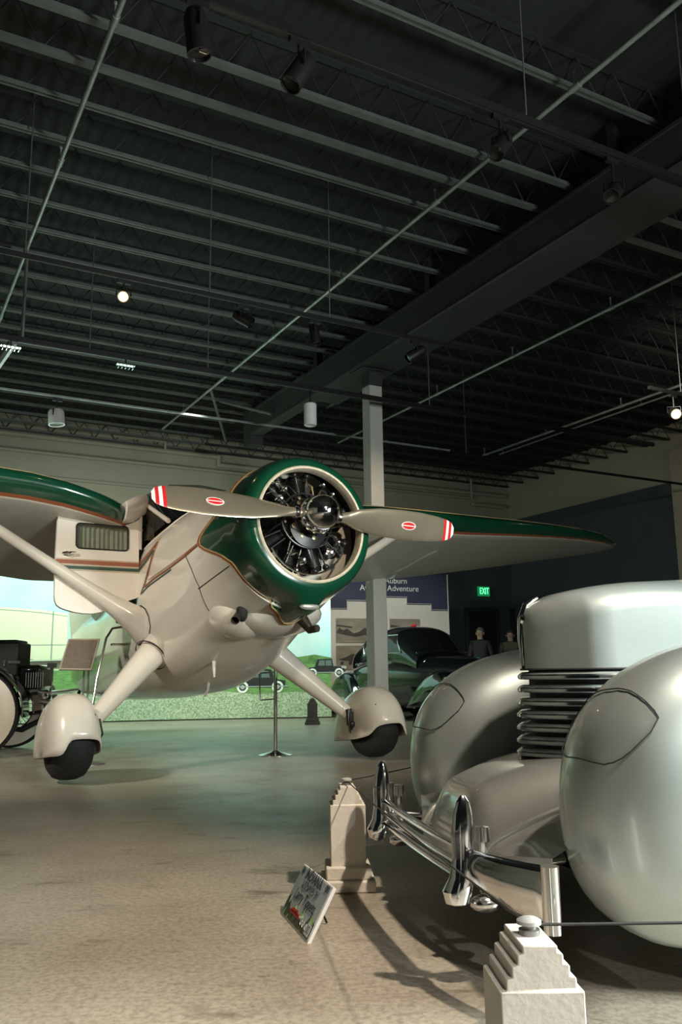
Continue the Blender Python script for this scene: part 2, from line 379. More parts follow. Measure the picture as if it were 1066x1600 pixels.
# sprinkler pipes (along B)
def pipe(a, b0, b1, z, r, label, m_=pipem, drops=True):
    mb = MB(); mb.tube([R3(a, b0, z), R3(a, b1, z)], r, 10)
    b = b0 + .4
    while b < b1 and drops:
        mb.tube([R3(a, b - .05, z), R3(a, b + .05, z)], r * 1.3, 10); mb.tube([R3(a, b, z), R3(a, b, z + .13)], r * .35, 6)
        mb.ball(R3(a, b, z + .14), r * .7, 6); b += 1.9
    tag(mb.build('sprinkler_pipe', m_), label, 'pipe')
pipe(1.19, 3, 14.6, 5.32, .022, 'leftmost thin galvanised sprinkler pipe running up the left of the ceiling')
pipe(4.55, 2, 15.0, 5.32, .022, 'thin galvanised sprinkler pipe crossing the ceiling left of the large beam')
pipe(7.97, 3, 14.4, 5.32, .022, 'thin galvanised sprinkler pipe right of the large beam')
pipe(11.25, 4, 14, 5.32, .024, 'lower of the two thin pipes near the right wall')
pipe(11.75, 4, 14, 5.42, .018, 'upper of the two thin pipes near the right wall')
# lighting tracks along A
TR = []
def track(a0, a1, b, z, sx, label, rods=(), m_=blackt):
    M = frameM(R3(a0, b, z), AV, BV, ZV); e = thing('light_track', M, label, 'lighting track')
    mb = MB(); mb.box(((a1 - a0) / 2, 0, 0), (a1 - a0, sx, sx * 1.1)); mb.box(((a1 - a0) / 2, 0, -sx * .5), (a1 - a0, sx * .4, sx * .3)); mb.build('rail', m_, e)
    for a in rods:
        mb = MB(); mb.tube([(a - a0, 0, 0), (a - a0, 0, CEIL - z - .01)], .006, 6); mb.build('hanging_rod', steel, e)
    return e
def A_on(px, py, z):     # room coordinate A of a point at height z
    d = (fw + RT * (px - 533) / F_PX + UP * (800 - py) / F_PX); p = Vector((0, 0, H)) + d * ((z - H) / d.z); return p.dot(AV), p.dot(BV), p
ZT = 4.3
track(0.2, 6.4, 3.72, ZT, .05, 'thick black lighting track nearest the camera, across the top right', (A_on(812, 200, ZT)[0], A_on(1064, 300, ZT)[0]))
track(0.2, 5.9, 7.08, ZT, .035, 'black lighting track carrying the lit lamp at left', (A_on(35, 400, ZT)[0] + .02, A_on(323, 466, ZT)[0], A_on(509, 505, ZT)[0]))
track(-1.5, 10.7, 9.02, ZT, .05, 'long black lighting track third from the camera, in front of the column', (1.9, A_on(322, 582, ZT)[0], 6.4))
track(-1.5, 8.0, 10.75, ZT, .022, 'thin pale conduit track above the left wing of the aeroplane', (), pipem)
track(8.05, 13.6, 10.85, ZT, .035, 'thin black track in front of the right wall, farthest from the camera', (8.4,))
track(8.4, 9.4, 7.08, ZT, .035, 'short black track holding the lit lamp at the right edge', (9.0,))
# dark strut with fluorescent at far left
mb = MB(); mb.tube([R3(1.12, 9.02, 4.28), R3(.80, 12.9, 4.15)], .05, 8); mb.tube([R3(1.2, 9.02, 4.28), R3(1.2, 9.02, 5.4)], .02, 6)
tag(mb.build('slanting_tube', steel), 'grey ceiling tube slanting down from the track at the far left', 'tube')

def spotlight(px, py, bt, L, r, tilt, yaw, label, lit=False, group='black track spotlights'):
    d = (fw + RT * (px - 533) / F_PX + UP * (800 - py) / F_PX); p = Vector((0, 0, H)) + d * (bt / d.dot(BV)); top = ZT - .03 - p.z
    e = thing('track_spotlight', Matrix.Translation(p), label, 'spotlight', group)
    d = Vector((sin(tilt) * cos(yaw), sin(tilt) * sin(yaw), -cos(tilt)))
    mb = MB(); mb.box((0, 0, top - .02), (.12, .03, .035), RM); mb.tube([(0, 0, top - .02), (0, 0, min(L * .35, top - .03))], .010, 8); mb.build('stem', blackt, e)
    mb = MB(); mb.lathe([(r * .35, -L * .55), (r * .8, -L * .48), (r, -L * .3), (r, L * .5), (r * .9, L * .5), (r * .88, L * .38), (.001, L * .36)], (0, 0, 0), d, 20)
    mb.build('lamp_housing', blackt, e)
    sd = d.cross(Vector((0, 0, 1))); sd = sd.normalized() if sd.length > .01 else Vector((1, 0, 0))
    mb = MB(); mb.tube([sd * (r + .012) , sd * (r + .012) + Vector((0, 0, L * .4)), -sd * (r + .012) + Vector((0, 0, L * .4)), -sd * (r + .012)], .007, 6); mb.build('yoke', blackt, e)
    if lit:
        mb = MB(); mb.lathe([(.001, L * .40), (r * .5, L * .41), (r * .85, L * .43)], (0, 0, 0), d, 20)
        ld = bpy.data.lights.new('lamp_glow', 'POINT'); ld.energy = 2; ld.color = (1, .7, .35); ld.shadow_soft_size = .03; lo = bpy.data.objects.new('lamp_glow', ld); COL.objects.link(lo); lo.parent = e; lo.location = d * (L * 1.3)
        mb.build('bulb', mat('lit_bulb', (1, .8, .5), .4, noise=.02, emit=(1, .74, .28), estr=1.15), e)
    else:
        mb = MB(); mb.lathe([(.001, L * .40), (r * .5, L * .41), (r * .85, L * .43)], (0, 0, 0), d, 20)
        mb.build('lens', glassd, e)
    return e
spotlight(308, 52, 3.72, .25, .063, .12, .4, 'black spotlight hanging straight down at top left, nearest the camera')
spotlight(468, 112, 3.72, .23, .06, .5, 3.6, 'black tilted spotlight second along the front track')
spotlight(783, 228, 3.72, .20, .055, .65, 3.9, 'black tilted spotlight third along the front track, near the top centre right')
spotlight(960, 300, 3.72, .20, .055, .8, 4.1, 'black tilted spotlight farthest right on the front track')
spotlight(193, 463, 7.08, .16, .05, 1.1, -1.35, 'lit spotlight glowing warm yellow at the left of the ceiling', True)
spotlight(380, 498, 7.08, .20, .055, 1.0, -.3, 'black spotlight tilted sideways, right of the lit lamp')
spotlight(492, 523, 7.08, .20, .05, .15, 0, 'black spotlight pointing straight down, left of the beam')
spotlight(650, 553, 7.08, .22, .06, 1.0, 3.3, 'black spotlight tilted sideways in front of the beam, right of the column')
spotlight(1054, 645, 7.08, .2, .07, 1.1, -1.7, 'lit spotlight glowing warm yellow at the right edge', True)
o88 = spotlight(88, 652, 10.75, .2, .1, .1, 0, 'pale hanging lamp at far left above the wing'); o88['category'] = 'hanging lamp'; o88.name = 'hanging_lamp'; del o88['group']
for ch in [x for x in COL.objects if x.parent == o88 and x.name.startswith('lamp_housing')]: ch.data.materials[0] = colm
dq = (fw + RT * (485 - 533) / F_PX + UP * (800 - 648) / F_PX); e = thing('pendant_lamp', Matrix.Translation(Vector((0, 0, H)) + dq * (9.02 / dq.dot(BV))), 'white cylinder lamp hanging on a rod left of the column', 'hanging lamp')
mb = MB(); mb.lathe([(.001, .14), (.07, .14), (.078, .13), (.078, -.13), (.07, -.14), (.06, -.13), (.001, -.12)], n=24); mb.build('shade', white, e)
mb = MB(); mb.tube([(0, 0, .13), (0, 0, ZT - 3.95 - .03)], .007, 6); mb.build('rod', blackt, e)
for px, py in ((12, 534), (198, 560)):
    p = R3(A_on(px, py, 4.2)[0] + .05, 9.02, ZT - .11)
    e = thing('strip_fixture', frameM(p, AV, BV, ZV), 'small louvred strip fixture under the third track, ' + ('at the left edge' if px < 50 else 'below the lit lamp'), 'light fixture', 'strip fixtures')
    mb = MB()
    mb.box((0, 0, .02), (.2, .06, .012))
    for i in range(5): mb.box((-.08 + i * .04, 0, 0), (.006, .06, .04))
    mb.build('louvre', chromer, e); mb = MB(); mb.tube([(0, 0, .02), (0, 0, .08)], .008, 6); mb.build('bracket', blackt, e)
# bracing behind the column top
for i, (p, q) in enumerate((((5.0, 13.2, 5.4), (5.55, 12.3, 5.0)), ((4.6, 12.6, 5.4), (5.5, 14.2, 5.0)), ((6.2, 11.6, 5.0), (6.9, 11.0, 5.45)))):
    mb = MB(); mb.tube([R3(*p), R3(*q)], .025, 6); tag(mb.build('beam_brace', joistm), 'thin diagonal steel brace beside the large beam, ' + ('near the column top', 'behind the white hanging lamp', 'right of the column')[i], 'brace')
# exit sign
def at(px, py, Y):
    d = (fw + RT * (px - 533) / F_PX + UP * (800 - py) / F_PX); return Vector((0, 0, H)) + d * (Y / d.y)
k = (757 - 533) / 1353; Yx = 16.9 / (BV.y + BV.x * k); p = at(757, 924, Yx)
e = thing('exit_sign', frameM(p, AV, BV, ZV), 'green lit exit sign on the dark back wall above the doorway', 'sign')
mb = MB(); mb.box((0, .03, 0), (.36, .05, .24)); mb.build('housing', mat('exit_housing', (0.02, 0.10, 0.05), .5, noise=.1, emit=(.02, .5, .16), estr=.35), e, bevel=.01)
text('lettering', 'EXIT', .23, e.matrix_world @ frameM((0, -.004, 0), (1, 0, 0), (0, 0, 1), (0, -1, 0)), mat('exit_letters', (.1, 1, .4), .5, noise=.02, emit=(.12, 1, .35), estr=2.2), e, .003, sx=.62)
p = at(1045 - 50, 770, 17.2)
mb = MB(); a = RWALL - .03; Bq = 11.2
mb.lathe([(.001, -.06), (.05, -.05), (.06, 0)], R3(RWALL - .002, 11.3, 4.25), AV, 16); tag(mb.build('wall_sensor', white), 'small round white sensor on the blue part of the right wall', 'sensor')
mb = MB(); mb.lathe([(.001, -.05), (.05, -.04), (.06, 0)], R3(A_at(811), BWALL - .002, 2.75), BV, 16); tag(mb.build('wall_alarm', wall_cream), 'small round alarm on the dark back wall right of the exit sign', 'alarm')

# ------------------------------------------------------------------ mural (printed panel, curving along the back)
MUR = [(-8.3, 13.9), (-7.0, 14.55), (-5.6, 15.09), (-4.0, 15.5), (-2.4, 15.8), (-0.73, 15.96), (-0.22, 16.0)]
def mur(u_, z, off=0.0):      # u_ along the mural in metres of x
    for a, b in zip(MUR, MUR[1:]):
        if u_ <= b[0] or b is MUR[-1]:
            t = (u_ - a[0]) / (b[0] - a[0]); y = a[1] + (b[1] - a[1]) * t
            return Vector((u_, y - off, z))
def strip(mb, z0f, z1f, off, u0, u1, mi=0, n=24):
    top = [mur(u0 + (u1 - u0) * i / n, z1f(u0 + (u1 - u0) * i / n), off) for i in range(n + 1)]
    bot = [mur(u0 + (u1 - u0) * i / n, z0f(u0 + (u1 - u0) * i / n), off) for i in range(n + 1)]
    mb.rings([bot, top], mi, False, False)
MT = 2.62
mu = thing('mural_panel', (-3, 15.7, 0), 'large bright green airfield mural of a hangar, grass and gravel behind the aeroplane', 'mural')
mb = MB(); N = 30; us = [MUR[0][0] + (MUR[-1][0] - MUR[0][0]) * i / N for i in range(N + 1)]
mb.rings([[mur(x, 0.02), mur(x, MT), mur(x, MT) + Vector((0, .08, 0)), mur(x, .02) + Vector((0, .08, 0))] for x in us])
mb.build('sky_print', mat('mural_sky', (0.36, 0.80, 0.80), 0.6, noise=0.0, col2=(0.72, 0.90, 0.84), scale=0.6), mu, True)
c_ = lambda v: (lambda u_: v)
mb = MB(); strip(mb, c_(.02), lambda x: 1.0 + .01 * sin(x * 5), .004, -8.3, -.22)
mb.build('grass_print', mat('mural_grass', (0.20, 0.42, 0.12), 0.7, noise=0.4, scale=9, stretch=(1, 1, 5)), mu, True)
mb = MB(); strip(mb, c_(.02), lambda x: .50 + .05 * sin(x * 1.3) + .02 * sin(x * 5), .007, -8.3, -.22)
mb.build('gravel_print', mat('mural_gravel', (0.60, 0.68, 0.50), 0.8, col2=(0.20, 0.30, 0.15), scale=34), mu, True)
mb = MB(); strip(mb, lambda x: .98, lambda x: 1.16 + .06 * sin(x * 3.3) + .04 * sin(x * 9), .006, -3.9, -.22)
mb.build('tree_print', mat('mural_trees', (0.16, 0.36, 0.10), 0.8, noise=0.6, scale=7), mu, True)
mb = MB(); strip(mb, c_(.88), c_(.885), .01, -3.9, -.22); strip(mb, c_(.91), c_(.94), .01, -8.3, -4.2)
mb.build('road_print', mat('mural_road', (0.70, 0.80, 0.52), 0.8, noise=0.1), mu, True)
mb = MB(); strip(mb, c_(.98), lambda x: 2.02 - .10 * max(0, (-6.3 - x)) - .06 * (x + 6.3) ** 2 * (x > -6.3), .008, -8.3, -4.9)
mb.build('hangar_print', mat('mural_hangar', (0.74, 0.76, 0.52), 0.7, noise=0.04), mu, True)
mb = MB()
for z in (1.98, 1.36): strip(mb, (lambda z_: lambda x: z_ - .012 - (.06 * (x + 6.3) ** 2 * (x > -6.3) if z_ > 1.9 else 0))(z), (lambda z_: lambda x: z_ - (.06 * (x + 6.3) ** 2 * (x > -6.3) if z_ > 1.9 else 0))(z), .012, -8.3, -4.9)
for x in (-7.1, -5.95, -5.15): strip(mb, c_(.98), c_(1.36 if x < -5.2 else 1.95), .012, x, x + .02, 0, 1)
for x in (-6.5, -6.38, -5.62, -5.5, -5.02): strip(mb, c_(1.05), c_(1.11), .012, x, x + .07, 0, 1)
mb.build('hangar_lines_print', mat('mural_lines', (0.25, 0.34, 0.28), 0.7, noise=0.1), mu, True)
mb = MB(); strip(mb, c_(.98), lambda x: 1.95 - .3 * (x + 4.9), .009, -4.9, -3.9)
mb.build('hangar_side_print', mat('mural_hangar_side', (0.48, 0.70, 0.60), 0.7, noise=0.1), mu, True)
def print_car(cx, z0, s, nm, flip=1):
    mb = MB()
    def q(pts, mi, off): mb.add([mur(cx + flip * a * s, z0 + b * s, off) for a, b in pts], [tuple(range(len(pts)))], mi)
    def disc(a, b, r, mi, off): q([(a + r * cos(t * pi / 8), b + r * sin(t * pi / 8)) for t in range(16)], mi, off)
    q([(-1, .18), (-1.05, .45), (-.6, .52), (-.45, .92), (.35, .95), (.42, .55), (1.0, .5), (1.1, .2)], 0, .014)
    q([(-.4, .58), (-.35, .85), (-.05, .87), (-.05, .58)], 1, .016); q([(.0, .58), (.0, .87), (.3, .87), (.33, .58)], 1, .016)
    for a in (-.72, .72): disc(a, .2, .24, 2, .018); disc(a, .2, .15, 0, .020); disc(a, .2, .09, 3, .022)
    disc(1.05, .48, .08, 3, .022); disc(.92, .5, .07, 3, .024)
    q([(-1.15, .2), (-1.15, .24), (1.25, .24), (1.25, .2)], 3, .021)
    mb.build(nm, [mat('mural_black', (.015, .02, .02), .7, noise=.1), mat('mural_pane', (.12, .18, .15), .7, noise=.1), mat('mural_white', (.85, .9, .8), .7, noise=.02), mat('mural_grey', (.4, .45, .42), .7, noise=.1)], mu, True)
print_car(-1.52, .48, .44, 'printed_roadster', -1)
print_car(-.32, .74, .34, 'printed_sedan', 1)
print_car(-2.45, .56, .16, 'printed_far_car', 1)

# display panel with photographs
pk = [at(511, 1000, 17.3), at(703, 1000, 18.3)]
pdx = (pk[1] - pk[0]); pdx.z = 0; PW = pdx.length; pdx.normalize(); pny = ZV.cross(pdx)
pl_ = thing('display_panel', frameM((pk[0].x, pk[0].y, 0), pdx, pny, ZV), 'white museum display panel with a dark blue stepped heading and old photographs', 'display panel')
zt_ = 2.85; zbm = .45
mb = MB(); mb.box((PW / 2, .05, (zt_ + zbm) / 2), (PW, .08, zt_ - zbm)); mb.build('board', mat('panel_white', (.62, .60, .53), .6, noise=.04), pl_)
mb = MB(); mb.box((PW / 2, .05, .225), (PW, .1, .45)); mb.build('plinth', blackt, pl_)
navy = mat('panel_navy', (.035, .04, .075), .6, noise=.08)
mb = MB(); poly = [(0, 2.07), (.16 * PW, 2.07), (.16 * PW, 2.24), (.33 * PW, 2.24), (.33 * PW, 2.33), (.645 * PW, 2.33), (.645 * PW, 2.19), (.85 * PW, 2.19), (.85 * PW, 2.07), (PW, 2.07), (PW, zt_), (0, zt_)]
mb.prism([(x, -.002, z) for x, z in poly], (0, .008, 0)); mb.build('heading_band', navy, pl_)
mb = MB(); pp = [(x, z + .02) for x, z in poly[:10]]
for a, b in zip(pp, pp[1:]): mb.tube([(a[0], -.004, a[1]), (b[0], -.004, b[1])], .006, 6)
mb.tube([(PW - .01, -.004, zbm), (PW - .01, -.004, zt_)], .012, 6); mb.build('border_line', mat('panel_line', (.5, .5, .5), .6, noise=.05), pl_)
tw = mat('panel_letters', (.72, .72, .70), .6, noise=.03)
def ptxt(s, x, z, sz): text('heading_letters', s, sz, pl_.matrix_world @ frameM((x, -.008, z), (1, 0, 0), (0, 0, 1), (0, -1, 0)), tw, pl_, .001)
ptxt('An Auburn', PW * .515, 2.68, .17); ptxt('Aviation Adventure', PW * .505, 2.52, .17)
def photo(x0, x1, z0, z1, seed):
    mb = MB(); mb.box(((x0 + x1) / 2, -.004, (z0 + z1) / 2), (x1 - x0, .01, z1 - z0)); f_ = mb.build('photograph', mat('sepia_photo', (.32, .29, .22), .5, noise=.35, scale=3, stretch=(1, 1, 3)), pl_)
    mb = MB(); W_ = x1 - x0
    H_ = z1 - z0; q = lambda pts, o: mb.prism([(x0 + W_ * a, -.011 - o, z0 + H_ * b) for a, b in pts], (0, .003, 0))
    if seed == 3:
        q([(.05, .42), (.3, .52), (.5, .66), (.72, .6), (.97, .62), (.97, .52), (.7, .46), (.5, .40), (.3, .36)], .0); q([(.38, .2), (.5, .2), (.56, .5), (.4, .5)], .001); q([(.12, .2), (.2, .2), (.24, .34), (.14, .34)], .001); q([(.7, .2), (.78, .2), (.8, .4), (.7, .4)], .001)
    else:
        q([(.0, .40), (.1, .62), (.22, .50), (.34, .58), (.55, .38), (.75, .46), (.9, .62), (1, .58), (1, .32), (.6, .24), (.3, .30)], .0)
        q([(.02, .66), (.5, .60), (.5, .66), (.02, .74)], .001)
    mb.build('print_shapes', mat('sepia_dark', (.07, .065, .05), .5, noise=.4, scale=9), f_)
photo(PW * .07, PW * .32, 1.40, 1.89, 2); photo(PW * .07, PW * .32, .86, 1.34, 3); photo(PW * .50, PW * .75, 1.40, 1.89, 1)

# ------------------------------------------------------------------ bollards, ropes, stands, sign
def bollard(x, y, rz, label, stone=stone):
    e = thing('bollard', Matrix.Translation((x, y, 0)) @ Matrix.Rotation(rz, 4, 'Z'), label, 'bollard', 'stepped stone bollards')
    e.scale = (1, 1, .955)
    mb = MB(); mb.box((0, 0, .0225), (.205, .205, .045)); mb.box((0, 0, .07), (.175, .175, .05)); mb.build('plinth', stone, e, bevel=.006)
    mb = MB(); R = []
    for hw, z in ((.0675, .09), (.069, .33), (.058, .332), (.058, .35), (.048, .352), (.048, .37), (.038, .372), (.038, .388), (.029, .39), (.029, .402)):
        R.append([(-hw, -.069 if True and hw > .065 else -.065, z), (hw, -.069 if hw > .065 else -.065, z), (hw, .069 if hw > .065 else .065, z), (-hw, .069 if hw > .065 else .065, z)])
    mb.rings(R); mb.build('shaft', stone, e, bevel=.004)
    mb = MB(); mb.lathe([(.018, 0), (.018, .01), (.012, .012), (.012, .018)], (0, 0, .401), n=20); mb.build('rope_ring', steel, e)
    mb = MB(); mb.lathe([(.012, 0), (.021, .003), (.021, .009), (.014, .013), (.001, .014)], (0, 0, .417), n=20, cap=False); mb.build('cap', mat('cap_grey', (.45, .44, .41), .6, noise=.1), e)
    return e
bollard(.008, 3.545, rad(3), 'pale stepped stone bollard standing left of the silver car bumper')
bollard(.313, 1.565, rad(3), 'pale stepped stone bollard at the bottom edge, nearest the camera')
bollard(-.50, 14.0, 0, 'small shaded bollard far back by the mural, right of the aeroplane leg', mat('shaded_stone', (.06, .05, .042), .8, noise=.2)).scale = (1.15, 1.15, 1.0)  # stone like the other bollards, its shadow painted in as dark brown
def rope(p, q, sag, label, r=.0022):
    pts = []
    for i in range(17):
        t = i / 16; v = Vector(p).lerp(Vector(q), t); v.z -= sag * 4 * t * (1 - t); pts.append(v)
    mb = MB(); mb.tube(pts, r, 6); tag(mb.build('barrier_rope', mat('rope_black', (.03, .028, .025), .6, noise=.4, scale=80)), label, 'rope')
rope((.008, 3.545, .399), (.313, 1.565, .399), .008, 'thin dark cord running from the left bollard to the nearest bollard')
rope((.313, 1.565, .399), (1.9, 1.66, .392), .006, 'thin grey cord running right from the nearest bollard past the car fender', .003)
rope((.008, 3.545, .399), (1.5, 6.2, .45), .03, 'thin dark cord running back from the left bollard behind the car bumper')

# adoption sign on the floor
bl = Vector((-.231, 3.188, 0)); br = Vector((-.123, 2.842, 0)); ux = (br - bl); SW = ux.length; ux.normalize()
def pt_on(px, py, Y): return at(px, py, Y)
# leaning back: top edge direction solved so its corners meet the photo
best = None
nrm = ZV.cross(ux)  # horizontal, perpendicular to edge
for i in range(60):
    t = rad(i); v = (ZV * cos(t) - (-nrm) * 0) ; v = ZV * cos(t) + nrm * sin(t)
    for hh in [x * .01 for x in range(15, 50)]:
        err = 0
        for base, tx in ((bl, (474, 1353)), (br, (521, 1388))):
            d = base + v * hh - Vector((0, 0, H)); zc = d.dot(fw); err += (533 + F_PX * d.dot(RT) / zc - tx[0]) ** 2 + (800 - F_PX * d.dot(UP) / zc - tx[1]) ** 2
        if best is None or err < best[0]: best = (err, v.copy(), hh, i)
print('sign', best)
vv, SH = best[1], best[2]; nn = ux.cross(vv)
sg = thing('floor_sign', frameM(bl + ux * SW / 2, ux, vv, nn), 'small licence-plate style sign on the floor, printed INDIANA and ADOPTED BY', 'sign')
SK = sg.matrix_world
sm = mat('sign_print', (.44, .53, .60), .3, noise=.0, col2=(.60, .66, .66), scale=5)
mb = MB(); mb.box((0, SH / 2, -.006), (SW, SH, .012)); mb.build('board', white, sg, bevel=.001)
mb = MB(); mb.box((0, SH / 2 + .002, .0005), (SW - .016, SH - .014, .001)); mb.build('print_sheet', sm, sg)
inkd = mat('sign_ink', (.03, .05, .08), .5, noise=.05); inkg = mat('sign_hills', (.10, .17, .07), .5, noise=.4, scale=30)
mb = MB(); hw = SW / 2 - .01
for i in range(14):
    x0 = -hw + 2 * hw * i / 14; x1 = x0 + 2 * hw / 14
    h0 = .035 + .018 * sin(i * 1.7) + .05 * max(0, abs(i - 6.5) / 6.5 - .6); h1 = .035 + .018 * sin((i + 1) * 1.7) + .05 * max(0, abs(i + 1 - 6.5) / 6.5 - .6)
    mb.prism([(x0, .008, .0012), (x1, .008, .0012), (x1, .012 + h1, .0012), (x0, .012 + h0, .0012)], (0, 0, .0003))
mb.build('printed_hills', inkg, sg)
def st(s, x, y, sz, m_=inkd, sx=1.0, nm='lettering'): text(nm, s, sz, SK @ Matrix.Translation((x, y, .002)), m_, sg, .0004, sx=sx)
st('86', -SW * .40, SH * .91, .032); st('INDIANA', -.01, SH * .90, .052, sx=.9); st('00', SW * .40, SH * .91, .034)
st('ADOPTED BY', 0, SH * .70, .036, mat('sign_grey_ink', (.12, .15, .18), .5, noise=.05), .9); st('Larry Tippets', 0, SH * .50, .05, sx=.9)
mb = MB()
mb.box((-.04, SH * .22, .0022), (.10, .010, .001)); mb.box((-.045, SH * .24, .0022), (.06, .014, .001)); mb.box((-.04, SH * .195, .0022), (.12, .008, .001)); mb.build('red_emblem', redd, sg)
mb = MB(); mb.box((SW * .38, .03, .0018), (.045, .034, .0008)); mb.build('number_patch', white, sg)
mb = MB()
for x in (.055, .08, .11): mb.lathe([(.001, 0), (.009, 0), (.009, .0008)], (x, SH * .18, .002), n=12)
mb.build('printed_trees', white, sg)
st('00', SW * .38, .03, .034)
mb = MB(); mb.prism([(-.05, .02, -.012), (.05, .02, -.012), (0, SH * .7, -.012)], (0, 0, -.004)); 
mb.tube([(0, SH * .68, -.016), tuple(SK.inverted() @ ((SK @ Vector((0, SH * .68, -.016))) * 1.0 + Vector((nn.x * -.05, nn.y * -.05, -(SK @ Vector((0, SH * .68, -.016))).z + .004))))], .004, 6)
mb.build('easel_back', blackt, sg)

# text stand (plaque on twin posts) left of the gear leg
c0 = at(124, 1022, 8.3)
st1 = thing('plaque_stand', (c0.x + .06, 8.35, 0), 'brown text plaque on slim twin posts behind the left aeroplane wheel', 'stand')
mb = MB(); x0, y0 = c0.x + .06, 8.35
q = [at(92, 1046, 8.22), at(143, 1047, 8.22), at(156, 998, 8.42), at(107, 998, 8.42)]
nq = (q[1] - q[0]).cross(q[3] - q[0]).normalized()
mb = MB(); mb.prism([v for v in q], nq * -.015); mb.build('plaque_frame', mat('plaque_frame', (.42, .36, .26), .4, noise=.1), st1, True)
cc = sum(q, Vector()) / 4; mb = MB(); mb.prism([cc + (v - cc) * .90 + nq * .002 for v in q], nq * .002); pf = mb.build('plaque_face', mat('plaque_face', (.20, .155, .115), .5, noise=.2, scale=20), st1, True)
mb = MB()
for i in range(9):
    for a_, b_ in (((.1, .5)), ((.56, .9))):
        if i == 0 and b_ > .6: continue
        t = .14 + i * .09; p1 = q[3].lerp(q[0], t).lerp(q[2].lerp(q[1], t), a_ + .03) + nq * .006; p2 = q[3].lerp(q[0], t).lerp(q[2].lerp(q[1], t), b_) + nq * .006
        mb.tube([p1, p2], .0025, 4)
mb.build('text_lines', mat('plaque_text', (.42, .34, .26), .5, noise=.1), pf, True)
mb = MB()
for dx in (-.022, .022): mb.tube([(x0 + dx, y0, .03), (x0 + dx, y0, cc.z)], .009, 8)
mb.build('post', steel, st1, True)
mb = MB(); mb.lathe([(.16, 0), (.16, .008), (.02, .035), (.001, .036)], (x0 + .06, y0 - .05, 0), n=28); mb.build('base', steel, st1, True)
# empty frame stand in the middle
p0 = Vector((-.70, 8.96, 0))
st2 = thing('sign_stand', p0, 'slim metal pole stand with round base and open frame under the aeroplane', 'stand')
mb = MB(); mb.lathe([(.175, 0), (.175, .006), (.06, .03), (.02, .05)], n=32); mb.build('base', chromer, st2)
mb = MB(); mb.tube([(0, 0, .03), (0, 0, .86)], .019, 12); mb.build('pole', chromer, st2)
mb = MB(); qq = [at(405, 1052, 8.9), at(407, 1094, 8.9), at(431, 1092, 8.96), at(432, 1050, 8.96)]
for a, b in zip(qq, qq[1:] + qq[:1]): mb.tube([a, b], .007, 8)
mb.build('open_frame', steel, st2, True)

# ------------------------------------------------------------------ aeroplane
YAW, PT = rad(31), rad(6)
Fv = Vector((sin(YAW) * cos(PT), -cos(YAW) * cos(PT), sin(PT))); Lv = Vector((-cos(YAW), -sin(YAW), 0)); Uv = Lv.cross(Fv)
if Uv.z < 0: Uv = -Uv
OV = Vector((-.18, 6.38, 2.005)); OFF = 2.0
PM = frameM(OV - Uv * OFF, Fv, -Lv, Uv)
def P(a, b, c): return Vector((a, -b, c + OFF))
pln = thing('aeroplane', PM, 'cream and green vintage high-wing cabin aeroplane with radial engine and open door', 'aeroplane')
fus = Loft([(-.45,.575,.53,-.66,2.0),(-.8,.60,.53,-.75,2.1),(-1.2,.62,.53,-.86,2.4),(-1.6,.625,.52,-.98,2.8),(-2.0,.63,.50,-1.06,3.2),(-2.45,.63,.48,-1.11,3.4),(-3.2,.60,.38,-1.10,2.8),(-4.2,.48,.32,-1.03,2.4),(-5.4,.32,.28,-.92,2.2),(-6.8,.14,.26,-.72,2.0),(-7.4,.04,.2,-.5,2.0)])
TP = Matrix(((1, 0, 0, 0), (0, -1, 0, 0), (0, 0, 1, OFF), (0, 0, 0, 1)))   # (a,b,c) -> local
def FMB():
    mb = MB(); mb.T = TP; return mb
mb = FMB(); fus.mesh(mb, -7.4, -.42, 70, 56); mb.build('fuselage', cream, pln)
def drape(name, pts, wd, m_, off=.004, parent=pln, side=1):
    """ribbon of width wd (m) laid on the fuselage side along points (a,c)"""
    P2 = path_res(pts, .03); L_ = []; R_ = []
    for i, p in enumerate(P2):
        q0, q1 = P2[max(i - 1, 0)], P2[min(i + 1, len(P2) - 1)]; t = Vector((q1[0] - q0[0], q1[1] - q0[1])).normalized(); n = Vector((-t.y, t.x)) * wd / 2
        for lst, s_ in ((L_, 1), (R_, -1)):
            a, c = p[0] + n.x * s_, p[1] + n.y * s_
            lst.append((a, side * (fus.y(a, c) + off), c))
    mb = FMB(); mb.rings([L_, R_], 0, False, False); o = mb.build(name, m_, parent)
    s = o.modifiers.new('s', 'SOLIDIFY'); s.thickness = .003; s.offset = 0
    return o
# upper cabin behind the windscreen
cab = Loft([(-4.9, .42, .36, -.1, 2.6), (-4.0, .55, .60, -.1, 3.0), (-3.2, .60, .74, -.1, 3.6), (-2.62, .60, .80, -.1, 4.0), (-2.5, .60, .80, -.1, 4.0)])
mb = FMB(); cab.mesh(mb, -4.9, -2.62, 24, 40); mb.build('cabin_top', cream, pln)
mb = FMB(); mb.box((-2.60, 0, .52), (.03, 1.1, .66)); mb.build('cabin_bulkhead', darkint, pln)
